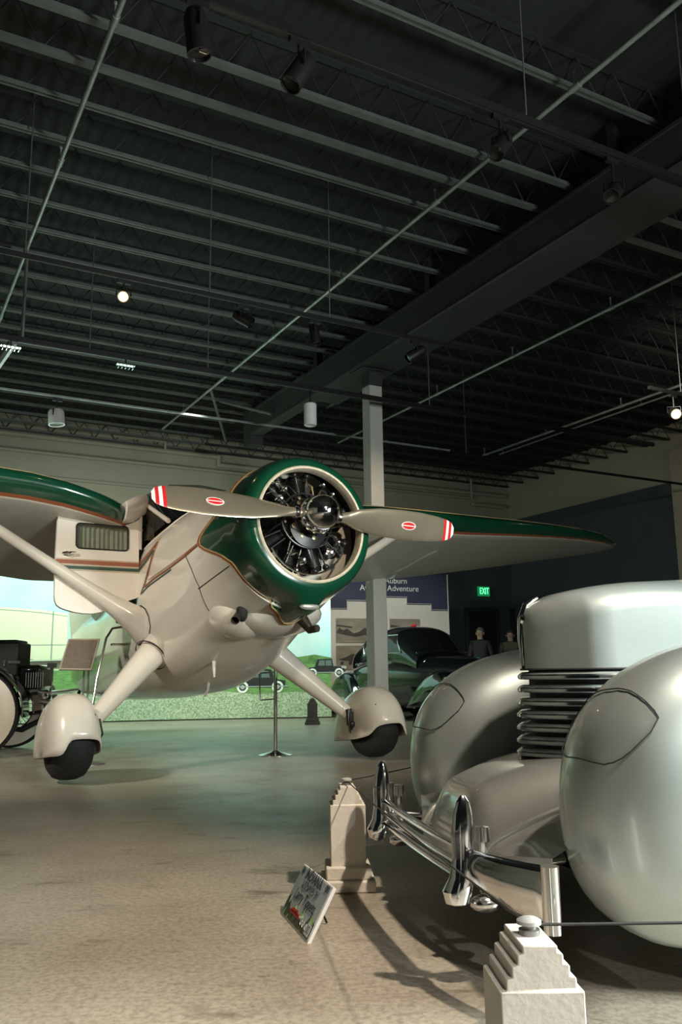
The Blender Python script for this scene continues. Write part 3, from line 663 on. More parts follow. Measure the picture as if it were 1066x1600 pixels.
# windscreen glass and posts
mb = FMB()
wb = [(-2.42, .56, .34), (-1.9, .50, .42), (-1.5, .28, .48), (-1.42, 0, .50)]
wt = [(-2.50, .56, .78), (-2.46, .52, .84), (-2.35, .32, .93), (-2.32, 0, .95)]
mb.rings([wb, wt], 0, False, False); mb.rings([[(a, -b, c) for a, b, c in wb], [(a, -b, c) for a, b, c in wt]], 0, False, False)
mb.build('windscreen', glassd, pln)
for s in (1, -1):
    mb = FMB(); mb.tube([(-2.62, s * .53, .82), (-1.90, s * .50, .42)], .024, 10); mb.build('windscreen_post', cream, pln)
    mb = FMB(); mb.tube([(-2.43, s * .60, .62), (-2.43, s * .61, .26)], .028, 8); mb.build('door_post', cream, pln)
mb = FMB(); mb.tube([(a, b, fus.z(a, b)) for a, b in path_res([(-2.45, .55), (-1.9, .50), (-1.5, .30), (-1.42, 0), (-1.5, -.30), (-1.9, -.50), (-2.45, -.55)], .08)], .010, 8); mb.build('windscreen_sill', cream, pln)
mb = FMB(); mb.box((-2.50, .47, .58), (.02, .07, .40)); mb.build('yellow_trim', mat('yellow_trim', (.50, .36, .09), .5, noise=.1), pln)
mb = FMB(); mb.ball((-2.5, 0, .84), .1, 16, sc=(1.6, 5.0, .5)); mb.build('cabin_roof_fairing', cream, pln)
# cowling
CO = -.045
prof_out = []
for i in range(15):
    t = i / 14 * pi / 2; prof_out.append((.452 + .128 * sin(t) ** .8, -.09 - .36 * (1 - cos(t))))
mb = FMB(); lip = [(.441, -.17), (.438, -.14), (.440, -.11), (.446, -.085), (.458, -.082), (.468, -.09)]
mb.lathe(lip, (0, 0, CO), (1, 0, 0), 72); mb.build('cowl_lip', mat('worn_lip', (.62, .54, .40), .5, noise=.25, scale=25, bump=.2), pln)
# green shell with a swept rear edge
def rear(th):        # th: 0 = side towards image left, 90 = top, -90 = bottom
    d = abs(((th if -180 < th <= 180 else th - 360)))
    dd = min(abs(th), abs(180 - th), abs(-180 - th))
    return -(.40 + .44 * math.exp(-(dd / 15.0) ** 2) + .12 * math.exp(-((th - 90) / 60) ** 2) + .18 * math.exp(-((th + 90) / 14) ** 2))
mb = FMB(); R = []; nn_ = 96
for j in range(nn_ + 1):
    th = -180 + 360 * j / nn_; tr = rad(th); rl = []
    pr = [(.466, -.09)] + [(.466 + .116 * sin(i / 10 * pi / 2) ** .75, -.09 - .24 * (1 - cos(i / 10 * pi / 2))) for i in range(1, 11)]
    re = rear(th); n2 = 12
    for i in range(1, n2 + 1):
        a = -.33 + (re + .33) * i / n2; pr.append((.582 + .02 * min(1, (-.33 - a) / .3), a))
    rl = [(a, r * cos(tr), CO + r * sin(tr)) for r, a in pr]
    # keep the shell just outside the fuselage where they overlap
    out = []
    dsc = abs(th + 90)
    if dsc < 40:
        g_ = math.exp(-(dsc / 11.5) ** 4)
        rl = [(a, b * (1 + .0 * g_), c - .095 * g_ * max(0, min(1, (-.12 - a) / .14)) ** .7) for a, b, c in rl]
    for a, b, c in rl:
        if a < -.43:
            w_, t_, b_, n_ = fus.ssec(a); cmid = (t_ + b_) / 2; hh = (t_ - b_) / 2
            q_ = (abs(b / w_) ** n_ + abs((c - cmid) / hh) ** n_) ** (1 / n_)
            if q_ < 1.03: b, c = b / q_ * 1.03, cmid + (c - cmid) / q_ * 1.03
        out.append((a, b, c))
    R.append(out)
mb.rings(R, 0, False, False); shell = mb.build('cowl', green, pln)
edge = [r[-1] for r in R]
for nm, dr, m_, rr in (('cowl_gold_line', .0, gold, .006), ('cowl_red_line', -.022, redbr, .010), ('cowl_outer_line', -.045, gold, .004)):
    mb = FMB(); pts = [(a + dr, b * (1 + .004), CO + (c - CO) * 1.004) for a, b, c in edge]; mb.tube(pts, rr, 6); mb.build(nm, m_, pln)
mb = FMB(); mb.lathe([(.442, -.165), (.52, -.24), (.56, -.45), (.50, -.62), (.001, -.63)], (0, 0, CO), (1, 0, 0), 48); mb.build('cowl_interior', darkint, pln)
# chin scoop
mb = FMB(); mb.ball((-.205, 0, -.672), .1, 16, sc=(.30, .85, .26)); mb.build('scoop_lens', mat('scoop_metal', (.60, .60, .54), .35, .5, noise=.1), pln)
# window patch and small plate on cowl side
mb = FMB(); mb.prism([(-.62, .612, .10), (-.72, .615, .12), (-.66, .59, .20), (-.58, .59, .19)], (0, .008, 0)); mb.build('cowl_plate', cream, pln)
# engine
mb = FMB(); mb.lathe([(.001, -.06), (.05, -.065), (.07, -.10), (.13, -.14), (.19, -.2), (.2, -.40), (.001, -.42)], (0, 0, 0), (1, 0, 0), 32)
eng = mb.build('crankcase', mat('engine_grey', (.035, .035, .035), .4, .5, noise=.3, scale=20), pln)
mb = FMB()
for k in range(9):
    mb.lathe([(.018, 0), (.018, .02), (.001, .022)], (-.15, .15 * cos(k * 2 * pi / 9 + .3), .15 * sin(k * 2 * pi / 9 + .3)), (1, 0, 0), 6)
    mb.lathe([(.012, 0), (.012, .015), (.001, .016)], (-.19, .185 * cos(k * 2 * pi / 9 + .6), .185 * sin(k * 2 * pi / 9 + .6)), (1, 0, 0), 6)
mb.build('crankcase_bolt', brass, eng)
for k in range(9):
    th = rad(90 + 40 * k); dv = Vector((0, cos(th), sin(th))); o0 = Vector((-.34, 0, 0)); sd = Vector((0, -sin(th), cos(th)))
    mb = FMB(); pr = [(.085, .17)]
    for i in range(14): h_ = .19 + i * .0125; pr += [(.07, h_), (.088, h_ + .002), (.088, h_ + .006), (.07, h_ + .008)]
    pr += [(.075, .37), (.06, .40), (.001, .41)]
    mb.lathe(pr, o0, dv, 20); cyl = mb.build('engine_cylinder', engm, pln)
    mb = FMB()
    for s in (-1, 1):
        mb.tube([o0 + Vector((.14, 0, 0)) + dv * .17 + sd * s * .03, o0 + Vector((.11, 0, 0)) + dv * .38 + sd * s * .05], .0075, 8)
    mb.build('pushrod', chromer if k in (0, 1, 4, 5) else engm, cyl)
    for s in (-1, 1):
        mb = FMB(); mb.ball(o0 + Vector((.10, 0, 0)) + dv * .39 + sd * s * .055, .028, 10, sc=(1.1, 1, 1)); mb.build('rocker_box', engm if k not in (1, 5) else chromer, cyl)
        mb = FMB(); mb.ball(o0 + Vector((.15, 0, 0)) + dv * .16 + sd * s * .03, .014, 8); mb.build('tappet_guide', brass if k in (0, 1, 2) else engm, cyl)
    mb = FMB(); mb.tube([o0 + Vector((.16, 0, 0)) + dv * .20 + sd * .08, o0 + Vector((.15, 0, 0)) + dv * .29 + sd * .075, o0 + Vector((.09, 0, 0)) + dv * .34 + sd * .06], .006, 6)
    mb.ball(o0 + Vector((.09, 0, 0)) + dv * .34 + sd * .06, .013, 8); mb.build('spark_lead', brass if k in (0, 1, 2) else engm, cyl)
mb = FMB(); mb.T = TP; mb.tube([(-.17, .22 * cos(t * pi / 20), .22 * sin(t * pi / 20)) for t in range(41)], .009, 8); mb.build('ignition_ring', engm, eng)
mb = FMB(); mb.tube([(-.18, .40 * cos(t * pi / 24) * .9, CO + .40 * sin(t * pi / 24) * .95) for t in range(28, 45)], .008, 6); mb.build('oil_line', chromer, eng)
mb = FMB(); mb.box((-.135, .10, -.055), (.008, .07, .085), Matrix.Rotation(rad(25), 3, 'X')); mb.build('data_plate', mat('plate_alu', (.35, .35, .33), .5, .5, noise=.5, scale=90), eng)
mb = FMB(); mb.lathe([(.14, -.19), (.16, -.15), (.09, -.13)], (0, 0, -.06), (1, 0, 0), 24); mb.build('gear_cover', mat('engine_grey'   , (.06, .06, .06)), eng)
for (b, c, s_) in ((.22, .16, .03), (-.2, -.24, .04), (-.27, -.16, .025), (.05, -.32, .03), (.18, .24, .025)):
    mb = FMB(); mb.lathe([(.001, 0), (s_, .01), (s_, .05), (s_ * .5, .06), (s_ * .5, .08), (.001, .085)], (-.22, b, c), (1, 0, 0), 12)
    mb.tube([(-.2, b, c), (-.17, b + .05, c + .06), (-.22, b + .1, c + .04)], .007, 6); mb.build('engine_accessory', chromer, eng)
# propeller
mb = FMB(); mb.lathe([(.001, .21), (.035, .205), (.078, .185), (.115, .145), (.136, .09), (.142, .02), (.134, -.06), (.10, -.10), (.001, -.10)], (0, 0, 0), (1, 0, 0), 40); hub = mb.build('propeller_hub', chrome, pln)
mb = FMB(); mb.lathe([(.142, .012), (.147, .0), (.142, -.012)], (0, 0, 0), (1, 0, 0), 40); mb.build('hub_rim', chromer, hub)
phi = rad(1.39)
def blade(s):
    dv = Vector((0, cos(phi), sin(phi))) * s; nz = Vector((0, -sin(phi), cos(phi))) * s   # chord direction, in-plane
    S = [(.10, .036, .036, 50), (.20, .038, .037, 45), (.26, .05, .030, 38), (.36, .085, .024, 34), (.55, .112, .017, 28), (.75, .120, .013, 24), (.95, .118, .010, 21), (1.12, .104, .007, 18), (1.22, .088, .006, 17), (1.28, .066, .004, 16), (1.305, .030, .003, 16)]
    Rr = []
    def sect(r):
        for a, b in zip(S, S[1:]):
            if r <= b[0] + 1e-6:
                t = (r - a[0]) / (b[0] - a[0]); return [a[i] + (b[i] - a[i]) * t for i in (1, 2, 3)]
    rs = [.10 + 1.205 * i / 90 for i in range(91)]
    for r in rs:
        w_, t_, an = sect(min(r, 1.3049)); an = rad(an); cdir = nz * cos(an) - Vector((1, 0, 0)) * sin(an); tdir = Vector((1, 0, 0)) * cos(an) + nz * sin(an)
        Rr.append([dv * r + cdir * w_ * cos(t * pi / 10) + tdir * t_ * sin(t * pi / 10) for t in range(20)])
    return Rr, rs
for s in (1, -1):
    Rr, rs = blade(s)
    mb = FMB(); mb.rings(Rr, 0)
    # painted tip bands by station
    nring = 20
    for i in range(len(Rr) - 1):
        r = rs[i]
        mi = 0
        if 1.19 <= r < 1.215 or 1.245 <= r < 1.275: mi = 1
        elif 1.19 <= r: mi = 2
        for j in range(nring): mb.mi[i * nring + j] = mi
    bl_ = mb.build('propeller_blade', [polished, redd, white], pln)
    dv = Vector((0, cos(phi), sin(phi))) * s; nz = Vector((0, -sin(phi), cos(phi))) * s
    an = rad(22); cdir = nz * cos(an) - Vector((1, 0, 0)) * sin(an); tdir = Vector((1, 0, 0)) * cos(an) + nz * sin(an)
    rc = .84
    mb = FMB(); c_0 = dv * rc + tdir * .0115 * 1.0
    mb.prism([c_0 + dv * .070 * cos(t * pi / 12) + cdir * .034 * sin(t * pi / 12) for t in range(24)], tdir * .004, 1)
    mb.prism([c_0 + tdir * .0005 + dv * .062 * cos(t * pi / 12) + cdir * .028 * sin(t * pi / 12) for t in range(24)], tdir * .0045, 0)
    mb.prism([c_0 + tdir * .001 + dv * x + cdir * y for x, y in ((-.06, -.004), (.06, -.004), (.06, .004), (-.06, .004))], tdir * .0048, 1)
    mb.build('maker_decal', [redd, white], bl_)
    mb = FMB(); mb.lathe([(.043, 0), (.048, .01), (.048, .03), (.042, .035)], dv * .165, dv, 20); mb.build('blade_clamp', chromer, bl_)
# wings
WS = [(.50, -2.48, .62, .10, -3.9, .26), (.70, -2.34, .66, .17, -3.9, .26), (.83, -2.22, .70, .20, -3.9, .25), (1.04, -2.14, .76, .23, -3.9, .23), (1.36, -2.1, .84, .25, -3.86, .22), (1.68, -2.1, .89, .26, -3.82, .25), (2.0, -2.1, .91, .265, -3.8, .29), (2.7, -2.1, .91, .26, -3.8, .36),
      (3.3, -2.1, .905, .25, -3.8, .43), (4.1, -2.1, .90, .21, -3.8, .54), (4.7, -2.12, .895, .18, -3.76, .62), (5.3, -2.17, .885, .15, -3.66, .70), (5.8, -2.26, .86, .12, -3.48, .76), (6.15, -2.42, .83, .085, -3.25, .78), (6.32, -2.6, .81, .05, -3.05, .785), (6.38, -2.75, .80, .02, -2.9, .79)]
xs_ = [0, .005, .015, .03, .055, .075, .085, .15, .25, .4, .6, .8, .93, 1.0]
def wsec(b, s):
    for p, q in zip(WS, WS[1:]):
        if b <= q[0] + 1e-6:
            t = (b - p[0]) / (q[0] - p[0]); v = [p[i] + (q[i] - p[i]) * t for i in range(6)]; break
    _, la, ct, T, ta, tc_ = v; lc = ct - .50 * T
    up_, lo_ = [], []
    for x in xs_:
        th = 2.6 * (math.sqrt(x) * .30 - .126 * x * .7 - .3516 * x * x * .6 + .2843 * x ** 3 * .75 - .1015 * x ** 4 * .9)
        th = min(1.0, math.sqrt(x) * 3.4) * (1 - x) ** .75 if x < .99 else 0
        a = la + (ta - la) * x; c = lc + (tc_ - lc) * x
        up_.append((a, s * b, c + T * .62 * th)); lo_.append((a, s * b, c - T * .50 * th))
    return up_, lo_
for s, nm in ((1, 'left'), (-1, 'right')):
    bs_ = [WS[0][0] + (WS[-1][0] - WS[0][0]) * i / 60 for i in range(61)]
    mb = FMB(); rings_u = []; rings_l = []
    for b in bs_:
        u_, l_ = wsec(b, s); rings_u.append(u_); rings_l.append(l_)
    nx = len(xs_)
    for rings, isup in ((rings_u, True), (rings_l, False)):
        vs = [p for r in rings for p in r]
        for j in range(nx - 1):
            fs = [(i * nx + j, i * nx + j + 1, (i + 1) * nx + j + 1, (i + 1) * nx + j) for i in range(len(rings) - 1)]
            mi = 1 if isup and j < 8 else (1 if j < 4 else (2 if j == 4 else (3 if j == 5 else 0)))
            mb.add(vs, fs, mi)
    # end caps
    for e_ in (0, -1):
        u_, l_ = rings_u[e_], rings_l[e_]; mb.add(u_ + l_[::-1], [tuple(range(2 * nx))], 1 if e_ else 0)
    wg = mb.build('wing', [mat('wing_underside', (.52, .49, .42), .4, coat=.3, noise=.08, scale=2), green, redbr, cream], pln)
    mb = FMB()
    pts = [wsec(b, s)[0][5] for b in bs_[3:-3]]; mb.tube([(a, b, c + .003) for a, b, c in pts], .005, 6); mb.build('wing_gold_line', gold, wg)
    mb = FMB(); R = []
    for b_, ct_, cb_, la_ in ((.50, .86, .66, -2.44), (.58, .83, .60, -2.36), (.68, .78, .53, -2.28), (.80, .705, .50, -2.22)):
        R.append([(la_ - .02, s * b_, ct_ - .02), (la_ + .02, s * b_, (ct_ + cb_) / 2 + .03), (la_ + .015, s * b_, (ct_ + cb_) / 2 - .03), (la_ - .03, s * b_, cb_), (la_ - .5, s * b_, cb_ - .04), (la_ - .5, s * b_, ct_ + .0)])
    mb.rings(R); wf = mb.build('wing_root_fairing', cream, wg, sharp=60); bv = wf.modifiers.new('b', 'BEVEL'); bv.width = .012; bv.segments = 2
    # wing strut
    mb = FMB(); A0 = Vector((-2.37, s * .55, -.50)); A1 = Vector((-2.28, s * 2.52, .70))
    pts = [A0.lerp(A1, t / 20) for t in range(21)]; rr = [.135 * math.exp(-(t / 20) * 7) + .048 for t in range(21)]
    mb.tube(pts, rr, 20, flat=1.0); so = mb.build('wing_strut', cream, pln)
    ring = [(-2.42, -.31), (-2.30, -.33), (-2.18, -.38), (-2.09, -.46), (-2.05, -.56), (-2.10, -.63), (-2.22, -.68), (-2.38, -.68)]
    drape('strut_seal', [(a, c + .02) for a, c in ring], .012, blackm, side=s)
# doorway: dark sheet laid on the skin, painting in the unlit interior
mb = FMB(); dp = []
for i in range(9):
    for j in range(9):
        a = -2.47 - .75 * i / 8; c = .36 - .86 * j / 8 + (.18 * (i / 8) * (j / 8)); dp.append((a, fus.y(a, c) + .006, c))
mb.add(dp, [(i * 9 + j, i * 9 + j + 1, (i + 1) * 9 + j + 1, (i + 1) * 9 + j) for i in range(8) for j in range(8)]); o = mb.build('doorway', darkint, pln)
# door, swung open
dr = FMB(); DO = [(.62, .59), (1.385, .565), (1.40, .10), (1.40, -.22), (1.395, -.26), (1.38, -.30), (1.35, -.325), (1.30, -.345), (1.22, -.365), (1.14, -.375), (1.06, -.375), (.98, -.36), (.90, -.33), (.80, -.28), (.72, -.245), (.62, -.21)]
W0, W1, Wz0, Wz1 = .725, 1.215, .235, .475
outer = [(b, c) for b, c in DO]
def rr_poly(x0, x1, y0, y1, r, n=5):
    o = []
    for cx, cy, a0 in ((x1 - r, y1 - r, 0), (x0 + r, y1 - r, 90), (x0 + r, y0 + r, 180), (x1 - r, y0 + r, 270)):
        for i in range(n + 1): t = rad(a0 + 90 * i / n); o.append((cx + r * cos(t), cy + r * sin(t)))
    return o
win = rr_poly(W0, W1, Wz0, Wz1, .035)
def resamp_outer(win, outer):
    cx, cy = (W0 + W1) / 2, (Wz0 + Wz1) / 2; out = []
    for x, y in win:
        dx, dy = x - cx, y - cy; best_ = None
        for (x1, y1), (x2, y2) in zip(outer, outer[1:] + outer[:1]):
            ex, ey = x2 - x1, y2 - y1; den = dx * ey - dy * ex
            if abs(den) < 1e-9: continue
            t = ((x1 - cx) * ey - (y1 - cy) * ex) / den; u_ = ((x1 - cx) * dy - (y1 - cy) * dx) / den
            if t > 0 and -1e-6 <= u_ <= 1 + 1e-6 and (best_ is None or t < best_): best_ = t
        out.append((cx + dx * best_, cy + dy * best_))
    return out
# denser window loop including directions of outer corners
cx, cy = (W0 + W1) / 2, (Wz0 + Wz1) / 2
angs = sorted(set([round(math.atan2(y - cy, x - cx), 4) for x, y in win + outer]))
def ray_poly(poly, an):
    dx, dy = cos(an), sin(an); best_ = None
    for (x1, y1), (x2, y2) in zip(poly, poly[1:] + poly[:1]):
        ex, ey = x2 - x1, y2 - y1; den = dx * ey - dy * ex
        if abs(den) < 1e-12: continue
        t = ((x1 - cx) * ey - (y1 - cy) * ex) / den; u_ = ((x1 - cx) * dy - (y1 - cy) * dx) / den
        if t > 0 and -1e-4 <= u_ <= 1 + 1e-4 and (best_ is None or t < best_): best_ = t
    return (cx + dx * best_, cy + dy * best_)
oi = [ray_poly(outer, a) for a in angs]; wi = [ray_poly(win, a) for a in angs]; n = len(angs)
AD0, AD1 = -2.40, -2.445
vs = [(AD0, b, c) for b, c in oi] + [(AD0, b, c) for b, c in wi] + [(AD1, b, c) for b, c in oi] + [(AD1, b, c) for b, c in wi]; fs = []
for i in range(n):
    j = (i + 1) % n; fs += [(i, j, n + j, n + i), (2 * n + i, 2 * n + j, 3 * n + j, 3 * n + i), (i, j, 2 * n + j, 2 * n + i), (n + i, n + j, 3 * n + j, 3 * n + i)]
dr.add(vs, fs); dro = dr.build('cabin_door', creamd, pln)
mb = FMB(); 
for a, b in zip(wi, wi[1:] + wi[:1]): mb.tube([(AD0 + .002, *a), (AD0 + .002, *b)], .008, 6)
mb.build('window_seal', blackm, dro)
mb = FMB(); mb.box((AD0 - .012, cx, cy), (.004, W1 - W0, Wz1 - Wz0)); mb.build('window_pane', glassc, dro)
mb = FMB(); nc = 60
mb.rings([[(AD0 - .03 + .007 * sin(i * 1.15) + .003 * sin(i * 2.7), W0 + (W1 - W0) * i / nc, z) for i in range(nc + 1)] for z in (Wz0 - .02, Wz0 + .08, Wz1 - .03, Wz1 - .02)], 0, False, False)
mb.build('curtain', mat('green_curtain', (.46, .50, .36), .8, noise=.25, scale=14, bump=.2), dro)
mb = FMB(); mb.tube([(AD0 - .022, W0, Wz1 - .022), (AD0 - .022, W1, Wz1 - .022)], .005, 6); mb.build('curtain_rail', brass, dro)
def bandq(z0, z1, m_, nm, off):
    mb = FMB(); mb.box((AD0 + off, (.62 + 1.40) / 2, (z0 + z1) / 2), (.004, .775, z1 - z0)); mb.build(nm, m_, dro)
bandq(.082, .120, redbr, 'red_stripe', .003); bandq(.034, .064, dkgreen, 'green_stripe', .003); bandq(.127, .131, gold, 'gold_line', .003); bandq(.070, .074, gold, 'gold_line', .003); bandq(.022, .026, gold, 'gold_line', .003)
mb = FMB(); mb.tube([(AD0 + .01, 1.34, .175), (AD0 + .03, 1.31, .178), (AD0 + .03, 1.24, .185), (AD0 + .02, 1.22, .188)], [.012, .014, .01, .006], 8); mb.tube([(AD0, 1.33, .165), (AD0 + .02, 1.28, .155), (AD0, 1.24, .17)], .005, 6)
mb.build('door_handle', chrome, dro)
# lightning stripes on the fuselage side (both sides)
for s in (1, -1):
    drape('red_stripe', [(-2.43, .10), (-2.20, .155), (-1.98, .225)], .036, redbr, side=s)
    drape('green_stripe', [(-2.43, .05), (-2.22, .10), (-2.04, .16)], .028, dkgreen, side=s)
    drape('gold_line', [(-2.43, .13), (-2.20, .185), (-1.93, .27)], .006, gold, side=s)
    drape('gold_line', [(-2.43, .025), (-2.22, .07), (-2.08, .12)], .006, gold, side=s)
    drape('red_stripe', [(-1.97, .23), (-2.03, .10), (-2.12, -.06), (-2.22, -.15)], .018, redbr, .005, side=s)
    drape('gold_line', [(-1.93, .25), (-1.99, .09), (-2.08, -.07)], .006, gold, .006, side=s)
    drape('green_stripe', [(-2.02, .16), (-2.10, .0), (-2.20, -.12), (-2.31, -.20)], .014, dkgreen, .005, side=s)
    drape('red_stripe', [(-2.20, -.15), (-1.95, -.125), (-1.62, -.115), (-1.2, -.09), (-.90, -.05)], .018, redbr, .005, side=s)
    drape('green_stripe', [(-2.31, -.20), (-2.10, -.165), (-1.8, -.15), (-1.5, -.135)], .012, dkgreen, .005, side=s)
    drape('gold_line', [(-2.08, -.105), (-1.62, -.09), (-1.2, -.068), (-.90, -.035)], .005, gold, .006, side=s)
    drape('panel_seam', [(-1.18, -.07), (-1.05, -.23), (-.98, -.38), (-1.0, -.58)], .005, blackm, .003, side=s)
    drape('panel_seam', [(-1.0, -.40), (-.75, -.36), (-.48, -.32)], .005, blackm, .003, side=s)
# lower nose fairings and exhaust
mb = FMB(); mb.ball((-1.0, .20, -.55), .1, 28, sc=(3.3, 2.9, 2.6)); mb.build('nose_fairing', cream, pln)
mb = FMB(); mb.ball((-.92, -.04, -.63), .1, 24, sc=(4.2, 4.1, 1.75)); mb.build('belly_fairing', cream, pln)
mb = FMB(); mb.lathe([(.032, 0), (.034, .10), (.030, .10), (.028, .01), (.001, 0)], (-.72, .36, -.66), (.55, .5, -.45), 16); mb.build('exhaust_pipe', mat('burnt_steel', (.10, .08, .06), .5, .7, noise=.4), pln)
mb = FMB(); mb.ball((-.70, .335, -.64), .1, 16, sc=(.5, .45, .75)); mb.build('exhaust_recess', darkint, pln)
mb = FMB(); mb.tube([(-.56, -.12, -.70), (-.50, -.16, -.80), (-.42, -.18, -.80)], [.05, .035, .03], 12); mb.build('oil_outlet', mat('burnt_steel', (.1, .08, .06)), pln)
mb = FMB(); mb.tube([(-2.0, .1, -1.06), (-2.03, .1, -1.12), (-2.1, .1, -1.16)], .015, 8); mb.tube([(-1.5, .25, -.92), (-1.5, .25, -1.06)], [.018, .008], 8); mb.build('belly_drain', cream, pln)
# boarding step rail
mb = FMB(); mb.tube([(-2.8, .60, -.42), (-2.72, .78, -.46), (-2.68, .85, -.56), (-2.62, .95, -.95), (-2.6, 1.0, -1.25)], .011, 8); mb.tube([(-2.8, .6, -.60), (-2.68, .80, -.62)], .012, 8); mb.build('boarding_step', chromer, pln)
# landing gear
for s in (1, -1):
    T0 = Vector((-2.12, s * .48, -.66)); T1 = Vector((-1.78, s * 1.24, -1.40))
    mb = FMB(); pts = [T0.lerp(T1, t / 16) for t in range(17)]; mb.tube(pts, [.150 - .085 * (t / 16) ** .8 for t in range(17)], 24); lg = mb.build('gear_leg', cream, pln)
    dv = (T1 - T0).normalized(); c_1 = T0 + dv * .21
    mb = FMB(); mb.lathe([(.158, -.008), (.163, 0), (.158, .008)], c_1, dv, 32); mb.build('gear_seal', blackm, lg)
    mb = FMB(); mb.ball(T1 - dv * .07 + Vector((.055, 0, 0)), .045, 12, sc=(.4, 1, 1)); mb.build('access_cap', cream, lg)
    for t in (.35, .55, .8):
        mb = FMB(); mb.ball(T0.lerp(T1, t) + Vector((.11 - .05 * t, 0, .0)), .007, 6); mb.build('rivet', blackt, lg)
    wc = Vector((-1.65, s * 1.43, -1.475))
    mb = FMB(); mb.lathe([(.10, -.10), (.18, -.145), (.24, -.145), (.285, -.11), (.305, -.055), (.308, 0), (.305, .055), (.285, .11), (.24, .145), (.18, .145), (.10, .10)], wc - Vector((0, 0, .035)), (0, 1, 0), 44)
    ty = mb.build('tyre', blackm, pln)
    mb = FMB(); mb.lathe([(.001, -.09), (.09, -.10), (.12, -.105), (.12, .105), (.09, .10), (.001, .09)], wc, (0, 1, 0), 24); mb.build('wheel_hub', steel, ty)
    mb = FMB(); R = []      # wheel pant: domed shell open below, cut higher at the front inner side
    lowz = wc.z - .165
    for j in range(29):
        be = -pi / 2 + pi * j / 28; yy = .205 * (1 if be > 0 else -1) * abs(sin(be)) ** .75; rd_ = max(cos(be), 0) ** .5
        tt = s * yy; cut = 1 / (1 + math.exp((tt - .10) / .012)) * 1 / (1 + math.exp((-.19 - tt) / .01)); al0 = .185 * cut
        row = []
        for i in range(31):
            al = al0 + (pi - al0) * i / 30; ca_, sa_ = cos(al), sin(al)
            row.append((wc.x + ca_ * .385 * rd_ * (1.0 if ca_ > 0 else 1.5), wc.y + yy, lowz + abs(sa_) ** .85 * .485 * rd_))
        R.append(row)
    mb.rings(R, 0, False, False)
    pt_ = mb.build('wheel_pant', cream, pln); sl = pt_.modifiers.new('s', 'SOLIDIFY'); sl.thickness = .008
    mb = FMB(); mb.tube([T1 + Vector((.05, -s * .03, .04)), T1 + Vector((.08, -s * .01, -.15))], .03, 10); mb.box(T1 + Vector((.08, -s * .03, -.05)), (.06, .05, .12)); mb.ball(T1 + Vector((.10, -s * .03, -.1)), .035, 10)
    mb.tube([T1 + Vector((.10, -s * .06, .04)), T1 + Vector((.12, -s * .08, -.08)), T1 + Vector((.08, -s * .04, -.18))], .008, 6); mb.build('brake_gear', mat('oily_metal', (.05, .045, .04), .4, .6, noise=.5, scale=30), pln)
    mb = FMB(); mb.ball((wc.x + .27, wc.y - s * .13, wc.z + .13), .009, 6); mb.ball((wc.x + .3, wc.y + s * .13, wc.z + .02), .009, 6); mb.build('pant_screw', blackt, pt_)
# tail
mb = FMB()
mb.rings([[(-6.1, .01, .2), (-6.1, -.01, .2), (-7.5, -.01, .1), (-7.5, .01, .1)], [(-6.6, .03, .8), (-6.6, -.03, .8), (-7.7, -.03, .8), (-7.7, .03, .8)], [(-6.9, .01, 1.15), (-6.9, -.01, 1.15), (-7.5, -.01, 1.15), (-7.5, .01, 1.15)]]); mb.build('fin', cream, pln)
for s in (1, -1):
    mb = FMB(); mb.rings([[(-6.3, s * .1, -.32 + .0), (-6.5, s * .1, -.28), (-7.4, s * .1, -.32), (-6.5, s * .1, -.36)], [(-6.5, s * 1.0, -.32), (-6.6, s * 1.0, -.29), (-7.4, s * 1.0, -.32), (-6.6, s * 1.0, -.35)], [(-6.9, s * 1.55, -.32), (-6.95, s * 1.55, -.31), (-7.2, s * 1.55, -.32), (-6.95, s * 1.55, -.33)]]); mb.build('tailplane', cream, pln)
mb = FMB(); mb.tube([(-7.0, 0, -.6), (-7.15, 0, -.98)], .025, 8); mb.lathe([(.001, -.04), (.10, -.05), (.14, -.03), (.14, .03), (.10, .05), (.001, .04)], (-7.18, 0, -1.08), (0, 1, 0), 20); mb.build('tail_wheel', blackm, pln)

# ------------------------------------------------------------------ silver car
CX = Vector((-.98216, -.18803, 0)); CY = Vector((-CX.y, CX.x, 0)); OC = Vector((.244, 2.915, 0))
CM = frameM(OC, CX, CY, ZV)
car = thing('silver_car', CM, 'silver vintage car with pontoon fenders and wraparound louvred nose, nearest at right', 'car')
seam = mat('panel_seam', (.03, .03, .03), .6, noise=.1)
# hood plan outline: half width at distance from prow
def hw(s, z=1.0):   # s <= -.39
    d = max(0, -.385 - s)
    w0 = .205 * math.sqrt(min(1, d / .17)) * (1 - .10 * max(0, 1 - d / .17)) if d < .17 else .205 + (d - .17) * .22
    return min(w0, .60)
def ztop(s):
    pts = [(-.385, 1.0), (-.40, 1.035), (-.43, 1.056), (-.50, 1.086), (-.60, 1.108), (-.72, 1.124), (-1.0, 1.136), (-1.7, 1.15), (-1.9, 1.16)]
    for p, q in zip(pts, pts[1:]):
        if s >= q[0]: t = (p[0] - s) / (p[0] - q[0]) if p[0] != q[0] else 0; return p[1] + (q[1] - p[1]) * max(0, min(1, t))
    return pts[-1][1]
def hood_sec(s, zb, n=14):
    w_ = max(hw(s), .002); zt = ztop(s); R = [(s, w_, zb)]
    r = min(.15, w_ * .95); zz = zt - .10
    R.append((s, w_, (zb + zz) / 2)); R.append((s, w_, zz - .0))
    for i in range(1, n):
        t = pi / 2 * i / n; R.append((s, (w_) * cos(t) ** .65, zz + .10 * sin(t) ** 1.0))
    full = R + [(s, 0, zt)] + [(a, -b, c) for a, b, c in R[::-1]]
    return full
ss = [-.386 - .17 * (i / 14) ** 2 for i in range(15)] + [-.556 - 1.3 * i / 20 for i in range(1, 21)]
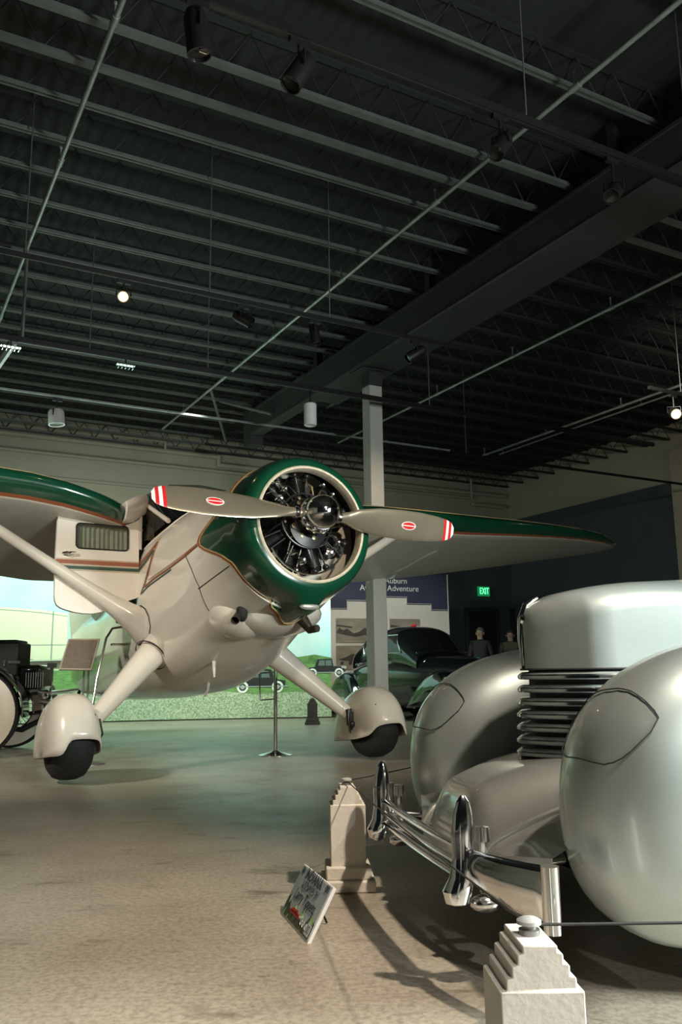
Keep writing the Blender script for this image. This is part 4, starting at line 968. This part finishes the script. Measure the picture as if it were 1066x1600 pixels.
mb = MB(); mb.rings([hood_sec(s, .828) for s in ss], 0, False, False); hood = mb.build('hood', silver, car)
mb = MB(); mb.tube([(-.384, 0, .84), (-.380, 0, .93), (-.385, 0, 1.0), (-.405, 0, 1.05), (-.45, 0, 1.076)], [.006, .010, .012, .011, .006], 10); mb.lathe([(.001, .012), (.018, .008), (.022, 0)], (-.388, 0, 1.0), (1, 0, .25), 16); mb.build('hood_ornament', chrome, hood)
mb = MB(); lp = [(s, hw(s) + .002, .828) for s in ss]; mb.tube([(a, -b, c) for a, b, c in lp[::-1]] + lp, .0035, 6); mb.build('hood_seam', seam, hood)
# louvres wrapping the nose
def uline(off, z, smax=-1.75, z2=None):
    L1 = []
    for i in range(13):
        d = .17 * (i / 12) ** 2; s = -.386 - d; L1.append((s + off * (1 - (i / 12) ** 1.2), hw(s) + off * (i / 12), z))
    for i in range(1, 15): s = -.556 + (smax + .556) * i / 14; L1.append((s, hw(s) + off, z))
    return [(a, -b, c) for a, b, c in L1[::-1]][:-1] + L1
mb = MB(); mb.rings([uline(-.03, z) for z in (.50, .828)], 0, False, False); mb.build('grille_core', mat('grille_dark', (.035, .036, .035), .6, noise=.3), car)
for i, z in enumerate((.800, .757, .714, .672, .630, .588, .548)):
    g = .012 + .003 * i
    mb = MB(); mb.rings([uline(-.03, z + .020), uline(g - .014, z + .019), uline(g - .003, z + .012)], 1, False, False)
    mb.rings([uline(g - .003, z + .012), uline(g + .004, z + .006), uline(g + .004, z - .002), uline(g - .002, z - .006), uline(g - .018, z - .005)], 0, False, False)
    mb.build('louvre', [chrome, silver], car)
# apron under the nose: catwalks plus central hump
def apron(s, t):
    k = max(0, min(1, (-.06 - s) / .5)); base = .255 + .20 * math.sin(min(1, max(0, (-.05 - s) / .55)) * pi / 2) ** .8
    wdt = .20 + .10 * k
    hump = .145 * (1 - k * .35) / (1 + (abs(t) / wdt) ** 7)
    fr = max(0, min(1, (-.02 - s) / .12)); fr = math.sin(fr * pi / 2)
    return .16 + (base + hump * min(1, max(0, (-.03 - s) / .12)) ** .6 - .16) * fr
mb = MB(); G_ = []
for i in range(45):
    f_ = (i / 44) ** 1.4; row = []
    for j in range(71):
        t = -.62 + 1.24 * j / 70; s0 = -.075 - .10 * max(0, (abs(t) - .24) / .38) ** 1.0; s = s0 - 1.1 * f_
        z = apron(s, t)
        if i == 0: z = min(z, .24 if abs(t) < .3 else .27); s -= .004
        row.append((s, t, z))
    G_.append(row)
mb.rings(G_, 0, False, False); mb.build('front_apron', silverd, car)
# raised bead around the hump side
for s_ in (1, -1):
    mb = MB(); bead = []
    for i in range(24):
        u_ = i / 23; s = -.085 - .62 * u_; t = s_ * (.30 + .09 * math.sin(u_ * 1.9) ); bead.append((s, t, apron(s, t) + .006))
    mb.tube(bead, .013, 10); mb.build('apron_bead', silverd, car)
# fenders
def fender(side, front=True):
    tc_ = side * .665; dsh = -.07 if side > 0 else -.02
    if front:
        O = [(-.42, .13), (-.325, .145), (-.25, .185), (-.19, .245), (-.158, .32), (-.145, .42), (-.142, .50), (-.165, .62), (-.205, .705), (-.26, .765), (-.33, .82), (-.45, .875), (-.60, .91), (-.80, .925), (-1.0, .90), (-1.25, .82), (-1.5, .70), (-1.75, .55), (-1.9, .40), (-1.95, .25), (-1.9, .2)]
        wc_, wr = (-.93, .34), .40
    spine0, spine1 = (-.50, .50), (-1.35, .42)
    P2 = path_res(O, .03)
    for _ in range(3): P2 = [P2[0]] + [tuple((P2[i - 1][k] + 2 * P2[i][k] + P2[i + 1][k]) / 4 for k in (0, 1)) for i in range(1, len(P2) - 1)] + [P2[-1]]
    mb = MB(); R = []; M_ = 22; hwid = .23
    for p in P2:
        sx = max(min(p[0], spine0[0]), spine1[0]); cx_, cz_ = sx, .46
        row = []
        for j in range(M_ + 1):
            th = -pi / 2 + pi * j / M_
            q = max(cos(th), 0) ** .72; t_ = hwid * (1 if th > 0 else -1) * abs(sin(th)) ** .8
            row.append((cx_ + (p[0] - cx_) * q + dsh, tc_ + t_, cz_ + (p[1] - cz_) * q))
        R.append(row)
    mb.rings(R, 0, False, False)
    return mb, O
for side in (1, -1):
    mb, O = fender(side); fo = mb.build('front_fender', silver, car)
    sl = fo.modifiers.new('s', 'SOLIDIFY'); sl.thickness = .006
    # headlamp lid line: follow the fender skin
    def fsurf(s_, z_, tt):   # outermost point is found by scaling towards the spine at offset tt
        return None
    LL = [0]
    for p, q in zip(O, O[1:]): LL.append(LL[-1] + math.dist(p, q))
    def skin(u_, th):
        d = u_ * LL[-1]; i = max(k for k in range(len(O) - 1) if LL[k] <= d); t = (d - LL[i]) / (LL[i + 1] - LL[i])
        p = (O[i][0] + (O[i + 1][0] - O[i][0]) * t, O[i][1] + (O[i + 1][1] - O[i][1]) * t)
        sx = max(min(p[0], -.50), -1.35); q = max(cos(th), 0) ** .72; t_ = .23 * (1 if th > 0 else -1) * abs(sin(th)) ** .8
        k_ = 1.002
        return (sx + (p[0] - sx) * q * k_ + (-.07 if side > 0 else -.02), side * .665 + t_ * k_, .46 + (p[1] - .46) * q * k_)
    lid = [(.219, -.1), (.220, .1), (.220, .30), (.221, .46), (.226, .57), (.233, .64), (.243, .70), (.255, .75), (.272, .785), (.291, .76), (.294, .68), (.296, .55), (.297, .33), (.295, .15), (.290, -.05), (.283, -.25), (.268, -.42), (.248, -.48), (.230, -.38), (.222, -.25), (.219, -.1)]
    lid = path_res(lid, .03)
    mb = MB(); mb.tube([skin(u_, th * 1.0) for u_, th in lid], .0018, 6); mb.build('headlamp_lid_seam', seam, fo)
# wheels
def carwheel(parent, c, ax, r, w_, ww=None, nm='wheel'):
    mb = MB(); mb.lathe([(r * .62, -w_ * .5), (r * .8, -w_ * .55), (r * .95, -w_ * .42), (r, -w_ * .2), (r, w_ * .2), (r * .95, w_ * .42), (r * .8, w_ * .55), (r * .62, w_ * .5)], c, ax, 40)
    o = mb.build(nm, blackm, parent)
    if ww:
        mb = MB()
        for s in (-1, 1): mb.lathe([(r * .62, s * w_ * .505), (r * .72, s * w_ * .55), (r * .8, s * w_ * .565), (r * .9, s * w_ * .50)], c, ax, 40)
        mb.build('whitewall', ww, o)
    mb = MB()
    for s in (-1, 1): mb.lathe([(.001, s * w_ * .5), (r * .2, s * w_ * .48), (r * .35, s * w_ * .40), (r * .5, s * w_ * .36), (r * .62, s * w_ * .44)], c, ax, 32)
    mb.build('hubcap', chromer, o)
    return o
for s_ in (1, -1): carwheel(car, (-.93, s_ * .68, .34), (0, 1, 0), .34, .16); carwheel(car, (-4.1, s_ * .68, .34), (0, 1, 0), .34, .16)
# body behind the hood
bod = Loft([(-5.1, .25, .62, .35, 2.5), (-4.7, .55, .80, .25, 2.6), (-4.0, .75, .98, .22, 3), (-3.0, .82, 1.05, .22, 3.4), (-2.2, .80, 1.08, .22, 3.6), (-1.8, .62, 1.08, .24, 4.0), (-1.2, .44, .82, .24, 4), (-.8, .34, .6, .22, 4)])
mb = MB(); bod.mesh(mb, -5.1, -.8, 44, 44); mb.build('body', silver, car)
gh = Loft([(-4.5, .40, .95, .8, 2.4), (-3.9, .58, 1.28, .8, 2.8), (-3.2, .62, 1.46, .8, 3.0), (-2.6, .62, 1.48, .8, 3.2), (-2.25, .60, 1.42, .8, 3.2), (-1.85, .56, 1.12, .8, 3.0)])
mb = MB(); gh.mesh(mb, -4.5, -1.85, 30, 40); mb.build('roof', silver, car)
for s_ in (1, -1):
    for x0_, x1_ in ((-3.0, -2.45), (-3.65, -3.08)):
        mb = MB(); vs = []
        for i in range(9):
            for j in range(6):
                x = x0_ + (x1_ - x0_) * i / 8; z = 1.12 + .24 * j / 5; vs.append((x, s_ * (gh.y(x, z) + .006), z))
        mb.add(vs, [(i * 6 + j, i * 6 + j + 1, (i + 1) * 6 + j + 1, (i + 1) * 6 + j) for i in range(8) for j in range(5)]); mb.build('side_window', glassd, car)
# bumper
for side in (1, -1):
    # blade: tall chrome band curving back, closed by a vertical rib
    mb = MB(); sec_ = []
    T = [(.475, .0), (.52, -.002), (.58, -.012), (.65, -.032), (.72, -.058), (.76, -.078), (.805, -.10)]
    for i, (t, s) in enumerate(T):
        grow = min(1, .55 + .9 * (t - .475) / .12); row = []
        zt_b = .352 + .012 * min(1, (t - .475) / .3); zb_b = .262 - .035 * min(1, (t - .475) / .2)
        for j in range(9):
            q = j / 8; z = zb_b + (zt_b - zb_b) * q; row.append((s + .020 * sin(q * pi) * (1 if t < .85 else .3) - .008, side * (t + (.018 * sin(q * pi) if t > .8 else 0)), z))
        sec_.append(row)
    mb.rings(sec_, 0, False, False); bo = mb.build('bumper_blade', chrome, car); sl = bo.modifiers.new('s', 'SOLIDIFY'); sl.thickness = .005
    mb = MB(); mb.tube([(-.092, side * .800, .218), (-.092, side * .800, .368)], .022, 16); mb.build('blade_rib', chrome, bo)
    # overrider
    mb = MB(); zs = [(.205, .010, .016), (.215, .028, .030), (.245, .036, .036), (.28, .030, .026), (.33, .024, .020), (.38, .028, .019), (.44, .024, .016), (.475, .016, .011), (.490, .006, .005)]
    R = []
    for z, rs_, rt_ in zs:
        lean = .012 - .05 * (z - .33)
        if z < .28: lean += .012
        R.append([(lean + .005 + rs_ * 1.15 * cos(t * pi / 10), side * .475 + rt_ * 1.0 * sin(t * pi / 10), z) for t in range(20)])
    mb.rings(R); mb.build('overrider', chrome, car)
    mb = MB(); mb.ball((-.05, side * .46, .205), .03, 14, sc=(1.5, 1, .8)); mb.tube([(-.02, side * .46, .30), (-.12, side * .45, .29), (-.3, side * .42, .3)], .016, 10); mb.tube([(-.05, side * .46, .23), (-.05, side * .46, .37)], .012, 8); mb.lathe([(.001, .02), (.02, .018), (.022, -.02), (.001, -.022)], (-.05, side * .455, .385), n=14); mb.build('bumper_bracket', chromer, car)
for z in (.345, .305, .268):
    mb = MB(); R = []
    for i in range(17):
        t = -.44 + .88 * i / 16; s = .004 + .012 * cos(t / .44 * pi / 2)
        R.append([(s + .017 * cos(k * pi / 6), t, z + .009 * sin(k * pi / 6)) for k in range(12)])
    mb.rings(R); mb.build('bumper_bar', chrome, car)
mb = MB(); mb.tube([(-.13, .30, .215), (-.14, .36, .21), (-.20, .44, .2)], .014, 10); mb.build('tow_bracket', chromer, car)

# ------------------------------------------------------------------ dark green-black sedan behind
BF = Vector((1.48, 12.95, 0)); BR = Vector((.10, 15.6, 0)); bx = (BF - BR).normalized(); by = ZV.cross(bx)
# the near (viewer-left) wheels run along this line, on the car's right side
BM = frameM(BF + by * .72, bx, by, ZV)
bc = thing('black_sedan', BM, 'glossy black vintage sedan parked behind the column facing the camera', 'car')
lb = Loft([(.45, .20, .62, .35, 2.2), (.30, .28, .86, .30, 2.3), (0, .34, 1.0, .28, 2.6), (-.6, .44, 1.06, .25, 2.8), (-1.2, .60, 1.09, .24, 3), (-1.8, .74, 1.08, .22, 3.2), (-2.6, .76, 1.05, .22, 3), (-3.3, .64, .95, .25, 2.6), (-3.75, .35, .70, .35, 2.2)])
mb = MB(); lb.mesh(mb, -3.75, .45, 44, 44); mb.build('body', blackp, bc)
ug = Loft([(-3.6, .34, .95, .7, 2.2), (-3.2, .52, 1.30, .7, 2.4), (-2.6, .60, 1.52, .7, 2.6), (-2.0, .62, 1.60, .7, 2.8), (-1.5, .60, 1.54, .7, 2.8), (-1.0, .54, 1.12, .7, 2.6)])
mb = MB(); ug.mesh(mb, -3.6, -1.0, 36, 44); mb.build('roof', blackp, bc)
for s_ in (1, -1):
    for (x0_, x1_, x2_, x3_) in ((-1.45, -2.08, -2.1, -1.38), (-2.18, -2.72, -2.6, -2.18)):
        mb = MB(); vs = []; 
        for i in range(9):
            for j in range(7):
                q = j / 6; xa = x3_ + (x0_ - .12 - x3_) * q; xb = x2_ + (x1_ - x2_) * q if True else 0; x = xa + (xb - xa) * i / 8; z = 1.12 + .30 * q; vs.append((x, s_ * (ug.y(x, z) + .008), z))
        mb.add(vs, [(i * 7 + j, i * 7 + j + 1, (i + 1) * 7 + j + 1, (i + 1) * 7 + j) for i in range(8) for j in range(6)]); wo = mb.build('side_window', mat('window_reflection', (.02, .02, .018), .08, noise=.1), bc)
        loop = [vs[i * 7] for i in range(9)] + [vs[8 * 7 + j] for j in range(7)] + [vs[i * 7 + 6] for i in range(8, -1, -1)] + [vs[j] for j in range(6, -1, -1)]
        mb = MB(); mb.tube([(a, b + s_ * .004, c) for a, b, c in loop], .009, 6); mb.build('window_trim', chromer, wo)
    # windscreen half
    mb = MB(); vs = []
    for i in range(8):
        for j in range(6):
            y = s_ * (.03 + .43 * i / 7); x = -1.09 - .36 * j / 5; vs.append((x, y, ug.z(x, y) + .008))
    mb.add(vs, [(i * 6 + j, i * 6 + j + 1, (i + 1) * 6 + j + 1, (i + 1) * 6 + j) for i in range(7) for j in range(5)]); mb.build('windscreen', glassd, bc)
    # fenders
    for nm, O, sp, hwid, cz_ in (('front_fender', [(.42, .25), (.52, .35), (.52, .5), (.42, .68), (.2, .80), (-.05, .83), (-.3, .76), (-.55, .6), (-.8, .42), (-.95, .25)], (.15, -.2), .20, .40),
                                 ('rear_fender', [(-2.45, .25), (-2.50, .42), (-2.65, .66), (-2.9, .80), (-3.1, .82), (-3.35, .72), (-3.55, .52), (-3.65, .28)], (-2.95, -3.3), .17, .38)):
        P2 = path_res(O, .05)
        for _ in range(3): P2 = [P2[0]] + [tuple((P2[i - 1][k] + 2 * P2[i][k] + P2[i + 1][k]) / 4 for k in (0, 1)) for i in range(1, len(P2) - 1)] + [P2[-1]]
        R = []
        for p in P2:
            sx = max(min(p[0], max(sp)), min(sp)); R.append([(sx + (p[0] - sx) * max(cos(th), 0) ** .6, s_ * .70 + hwid * (1 if th > 0 else -1) * abs(sin(th)) ** .8, cz_ + (p[1] - cz_) * max(cos(th), 0) ** .6) for th in [-pi / 2 + pi * j / 14 for j in range(15)]])
        mb = MB(); mb.rings(R, 0, False, False); fo = mb.build(nm, blackp, bc); sl = fo.modifiers.new('s', 'SOLIDIFY'); sl.thickness = .008
    carwheel(bc, (0, s_ * .72, .34), (0, 1, 0), .34, .15); carwheel(bc, (-3.1, s_ * .78, .34), (0, 1, 0), .34, .15)
    mb = MB(); mb.lathe([(.001, .05), (.06, .04), (.09, 0), (.07, -.1), (.001, -.14)], (.38, s_ * .5, .62), (1, 0, 0), 20); mb.build('headlamp', chromer, bc)
mb = MB(); mb.tube([(.52, -.8, .36), (.60, -.4, .36), (.62, 0, .36), (.60, .4, .36), (.52, .8, .36)], .04, 10); mb.build('bumper', chrome, bc)
mb = MB(); mb.ball((-1.9, 0, 1.6), .04, 10, sc=(2, 1, .6)); mb.build('roof_light', redd, bc)
mb = MB(); mb.tube([(-1.05, -.5, 1.11), (-1.02, 0, 1.14), (-1.05, .5, 1.11)], .012, 8); mb.build('windscreen_trim', chromer, bc)

# ------------------------------------------------------------------ open-wheeled vintage car at the left edge
wcx = at(-42, 1112, 8.9)
VM = frameM((wcx.x, 8.9, 0), Vector((1, .10, 0)).normalized(), Vector((-.10, 1, 0)).normalized(), ZV)
vc = thing('vintage_roadster', VM, 'black vintage car with whitewall wire wheel, cut off by the left edge', 'car')
wr = .455
for yy_ in (0.0, 1.35):
    c_w = (0, yy_ + .04, wr)
    mb = MB(); mb.lathe([(wr * .60, -.07), (wr * .72, -.085), (wr * .9, -.075), (wr * .985, -.04), (wr, 0), (wr * .985, .04), (wr * .9, .075), (wr * .72, .085), (wr * .60, .07)], c_w, (0, 1, 0), 48); wh = mb.build('wheel', blackm, vc)
    mb = MB()
    for s in (-1, 1): mb.lathe([(wr * .60, s * .072), (wr * .72, s * .090), (wr * .85, s * .084), (wr * .93, s * .070)], c_w, (0, 1, 0), 48)
    mb.build('whitewall', whitewall, wh)
    mb = MB(); mb.lathe([(wr * .55, -.05), (wr * .61, -.07), (wr * .60, 0), (wr * .61, .07), (wr * .55, .05)], c_w, (0, 1, 0), 40); mb.build('rim', chrome, wh)
    mb = MB(); mb.lathe([(.001, -.11), (.04, -.10), (.05, -.06), (.05, .06), (.001, .07)], c_w, (0, 1, 0), 20); mb.build('hub', chrome, wh)
    mb = MB()
    for i in range(32):
        t = i * pi / 16; mb.tube([(.045 * cos(t + .5), yy_ + .04 + (-.07 if i % 2 else .03), wr + .045 * sin(t + .5)), (wr * .57 * cos(t), yy_ + .04, wr + wr * .57 * sin(t))], .0035, 5)
    mb.build('spoke', chrome, wh)
    R = []
    for i in range(21):
        t = rad(-5 + 175 * i / 20); r_ = wr * 1.13
        R.append([(r_ * cos(t) + .015 * j * 0, yy_ + .04 + x, wr + (r_ - abs(x) ** 2 * 1.6) * sin(t) * 1.02) for j, x in enumerate((-.14, -.11, -.06, 0, .06, .11, .14))])
    mb = MB(); mb.rings(R, 0, False, False); fo = mb.build('fender', blackp, vc); sl = fo.modifiers.new('s', 'SOLIDIFY'); sl.thickness = .008
    mb = MB(); mb.tube([r[0] for r in R], .008, 6); mb.build('fender_bead', chromer, fo)
mb = MB(); mb.box((.16, .55, 1.0), (.36, .5, .36)); mb.box((.16, .55, 1.19), (.30, .44, .04)); bo = mb.build('luggage_trunk', mat('trunk_leather', (.008, .008, .008), .5, noise=.3, bump=.2), vc, bevel=.04)
mb = MB(); mb.box((.30, .29, .97), (.12, .01, .03)); mb.box((.20, .29, .96), (.02, .01, .06)); mb.build('trunk_clasp', chromer, bo)
mb = MB(); mb.box((-1.6, .68, .85), (3.2, 1.1, .5)); mb.box((-2.4, .68, 1.3), (1.3, 1.0, .55)); mb.build('body', blackp, vc, bevel=.08)
mb = MB(); mb.box((.45, .62, .80), (.24, .55, .28)); mb.build('fuel_tank', blackp, vc, bevel=.05)
mb = MB()
for k in range(8): mb.box((.42 + .025 * k, .34, .78), (.006, .01, .16))
mb.build('tank_ribs', steel, vc)
mb = MB(); mb.tube([(.3, .30, .62), (.55, .30, .66), (.68, .28, .60), (.66, .28, .50), (.60, .28, .36), (.42, .28, .27), (.30, .28, .28)], [.03, .035, .03, .028, .03, .032, .02], 8); mb.tube([(.40, .30, .42), (.62, .28, .45)], .02, 8); mb.tube([(.3, .28, .30), (.5, .28, .64)], .02, 8); mb.build('spring_hanger', blackt, vc)
for dz in (0, .09):
    mb = MB(); mb.tube([(.62, .1, .56 + dz), (.74, .05, .56 + dz), (.76, .5, .56 + dz), (.76, 1.3, .56 + dz)], .022, 8); mb.build('bumper_bar', chrome, vc)
for a in ((.70, .02, .5), (.70, .02, .62)):
    mb = MB(); mb.lathe([(.03, -.02), (.03, .02), (.001, .025)], a, (0, -1, 0), 12); mb.build('bumper_bolt', chrome, vc)
mb = MB(); mb.tube([(.72, .2, .62), (.72, .2, .80)], .01, 8); mb.box((.72, .18, .84), (.03, .03, .16)); mb.box((.72, .18, .93), (.09, .05, .05)); mb.build('tail_lamp', chromer, vc)

# ------------------------------------------------------------------ people in the dark behind the sedan
def person(x, y, h, yaw, label, top, hair):
    e = thing('person', Matrix.Translation((x, y, 0)) @ Matrix.Rotation(yaw, 4, 'Z'), label, 'person')
    k = h / 1.75
    J = [((0, 0, .98), .15), ((0, 0, 1.15), .145), ((0, 0, 1.36), .16), ((0, 0, 1.47), .075), ((0, .01, 1.52), .055), ((0, .01, 1.62), .085), ((0, .0, 1.70), .075)]
    E = [(0, 1), (1, 2), (2, 3), (3, 4), (4, 5), (5, 6)]
    for s in (1, -1):
        b = len(J); J += [((s * .19, 0, 1.42), .062), ((s * .25, 0, 1.14), .045), ((s * .24, .08, .90), .033), ((s * .24, .11, .82), .03)]
        E += [(2, b), (b, b + 1), (b + 1, b + 2), (b + 2, b + 3)]
        for fi in range(4): J.append(((s * (.215 + .018 * fi), .13 + .004 * fi, .75 - .005 * abs(fi - 1.5)), .009)); E.append((b + 3, len(J) - 1))
        J.append(((s * .20, .15, .80), .010)); E.append((b + 3, len(J) - 1))
        b = len(J); J += [((s * .10, 0, .88), .10), ((s * .11, .01, .50), .065), ((s * .11, -.02, .10), .045), ((s * .12, .13, .05), .04)]
        E += [(0, b), (b, b + 1), (b + 1, b + 2), (b + 2, b + 3)]
    me = bpy.data.meshes.new('body'); me.from_pydata([tuple(c * k for c in p) for p, r in J], E, []); o = bpy.data.objects.new('body_tmp', me); COL.objects.link(o)
    sk = o.modifiers.new('skin', 'SKIN'); sk.use_smooth_shade = True
    for v, (p, r) in zip(me.skin_vertices[0].data, J): v.radius = (r * k, r * k)
    me.skin_vertices[0].data[0].use_root = True
    sb = o.modifiers.new('sub', 'SUBSURF'); sb.levels = 2; sb.render_levels = 2
    dg = bpy.context.evaluated_depsgraph_get(); m2 = bpy.data.meshes.new_from_object(o.evaluated_get(dg)); bpy.data.objects.remove(o)
    skin_ = mat('skin', (.42, .26, .18), .6, noise=.05); tr = mat('dark_trousers', (.02, .02, .025), .8, noise=.2)
    for mm in (skin_, top, tr, hair): m2.materials.append(mm)
    for p in m2.polygons:
        c = p.center / k; p.material_index = 0 if c.z > 1.49 or (abs(c.x) > .17 and c.z < .92) else (1 if c.z > .95 else 2); p.use_smooth = True
    b_ = bpy.data.objects.new('body', m2); COL.objects.link(b_); b_.parent = e
    mb = MB(); mb.ball((0, -.022 * k, 1.66 * k), .094 * k, 16, sc=(.93, 1.0, 1.0)); 
    mb.v = [v for v in mb.v]; mb.build('hair', hair, e)
    mb = MB(); mb.ball((0, .098 * k, 1.60 * k), .016, 8, sc=(.8, 1.2, 1.5)); mb.ball((-.03, .088 * k, 1.635 * k), .009, 8, mi=1); mb.ball((.03, .088 * k, 1.635 * k), .009, 8, mi=1); mb.box((0, .09 * k, 1.565 * k), (.04, .012, .008), mi=2)
    for s in (1, -1): mb.ball((s * .088 * k, .0, 1.61 * k), .025, 8, sc=(.4, .7, 1.2))
    mb.build('face', [skin_, blackt, mat('lip', (.3, .12, .1), .6, noise=.05)], e)
p = at(750, 985, 17.9); person(p.x, 17.9, 1.70, 2.6, 'person standing behind the black sedan, grey hair, seen in shadow', mat('dark_jacket', (.02, .02, .022), .8, noise=.2), mat('grey_hair', (.10, .095, .09), .8, noise=.2, bump=.3))
p = at(797, 985, 18.3); person(p.x, 18.3, 1.66, 2.9, 'person standing in shadow right of the black sedan, tan top', mat('tan_top', (.10, .08, .05), .8, noise=.2), mat('brown_hair', (.04, .03, .02), .8, noise=.2, bump=.3))
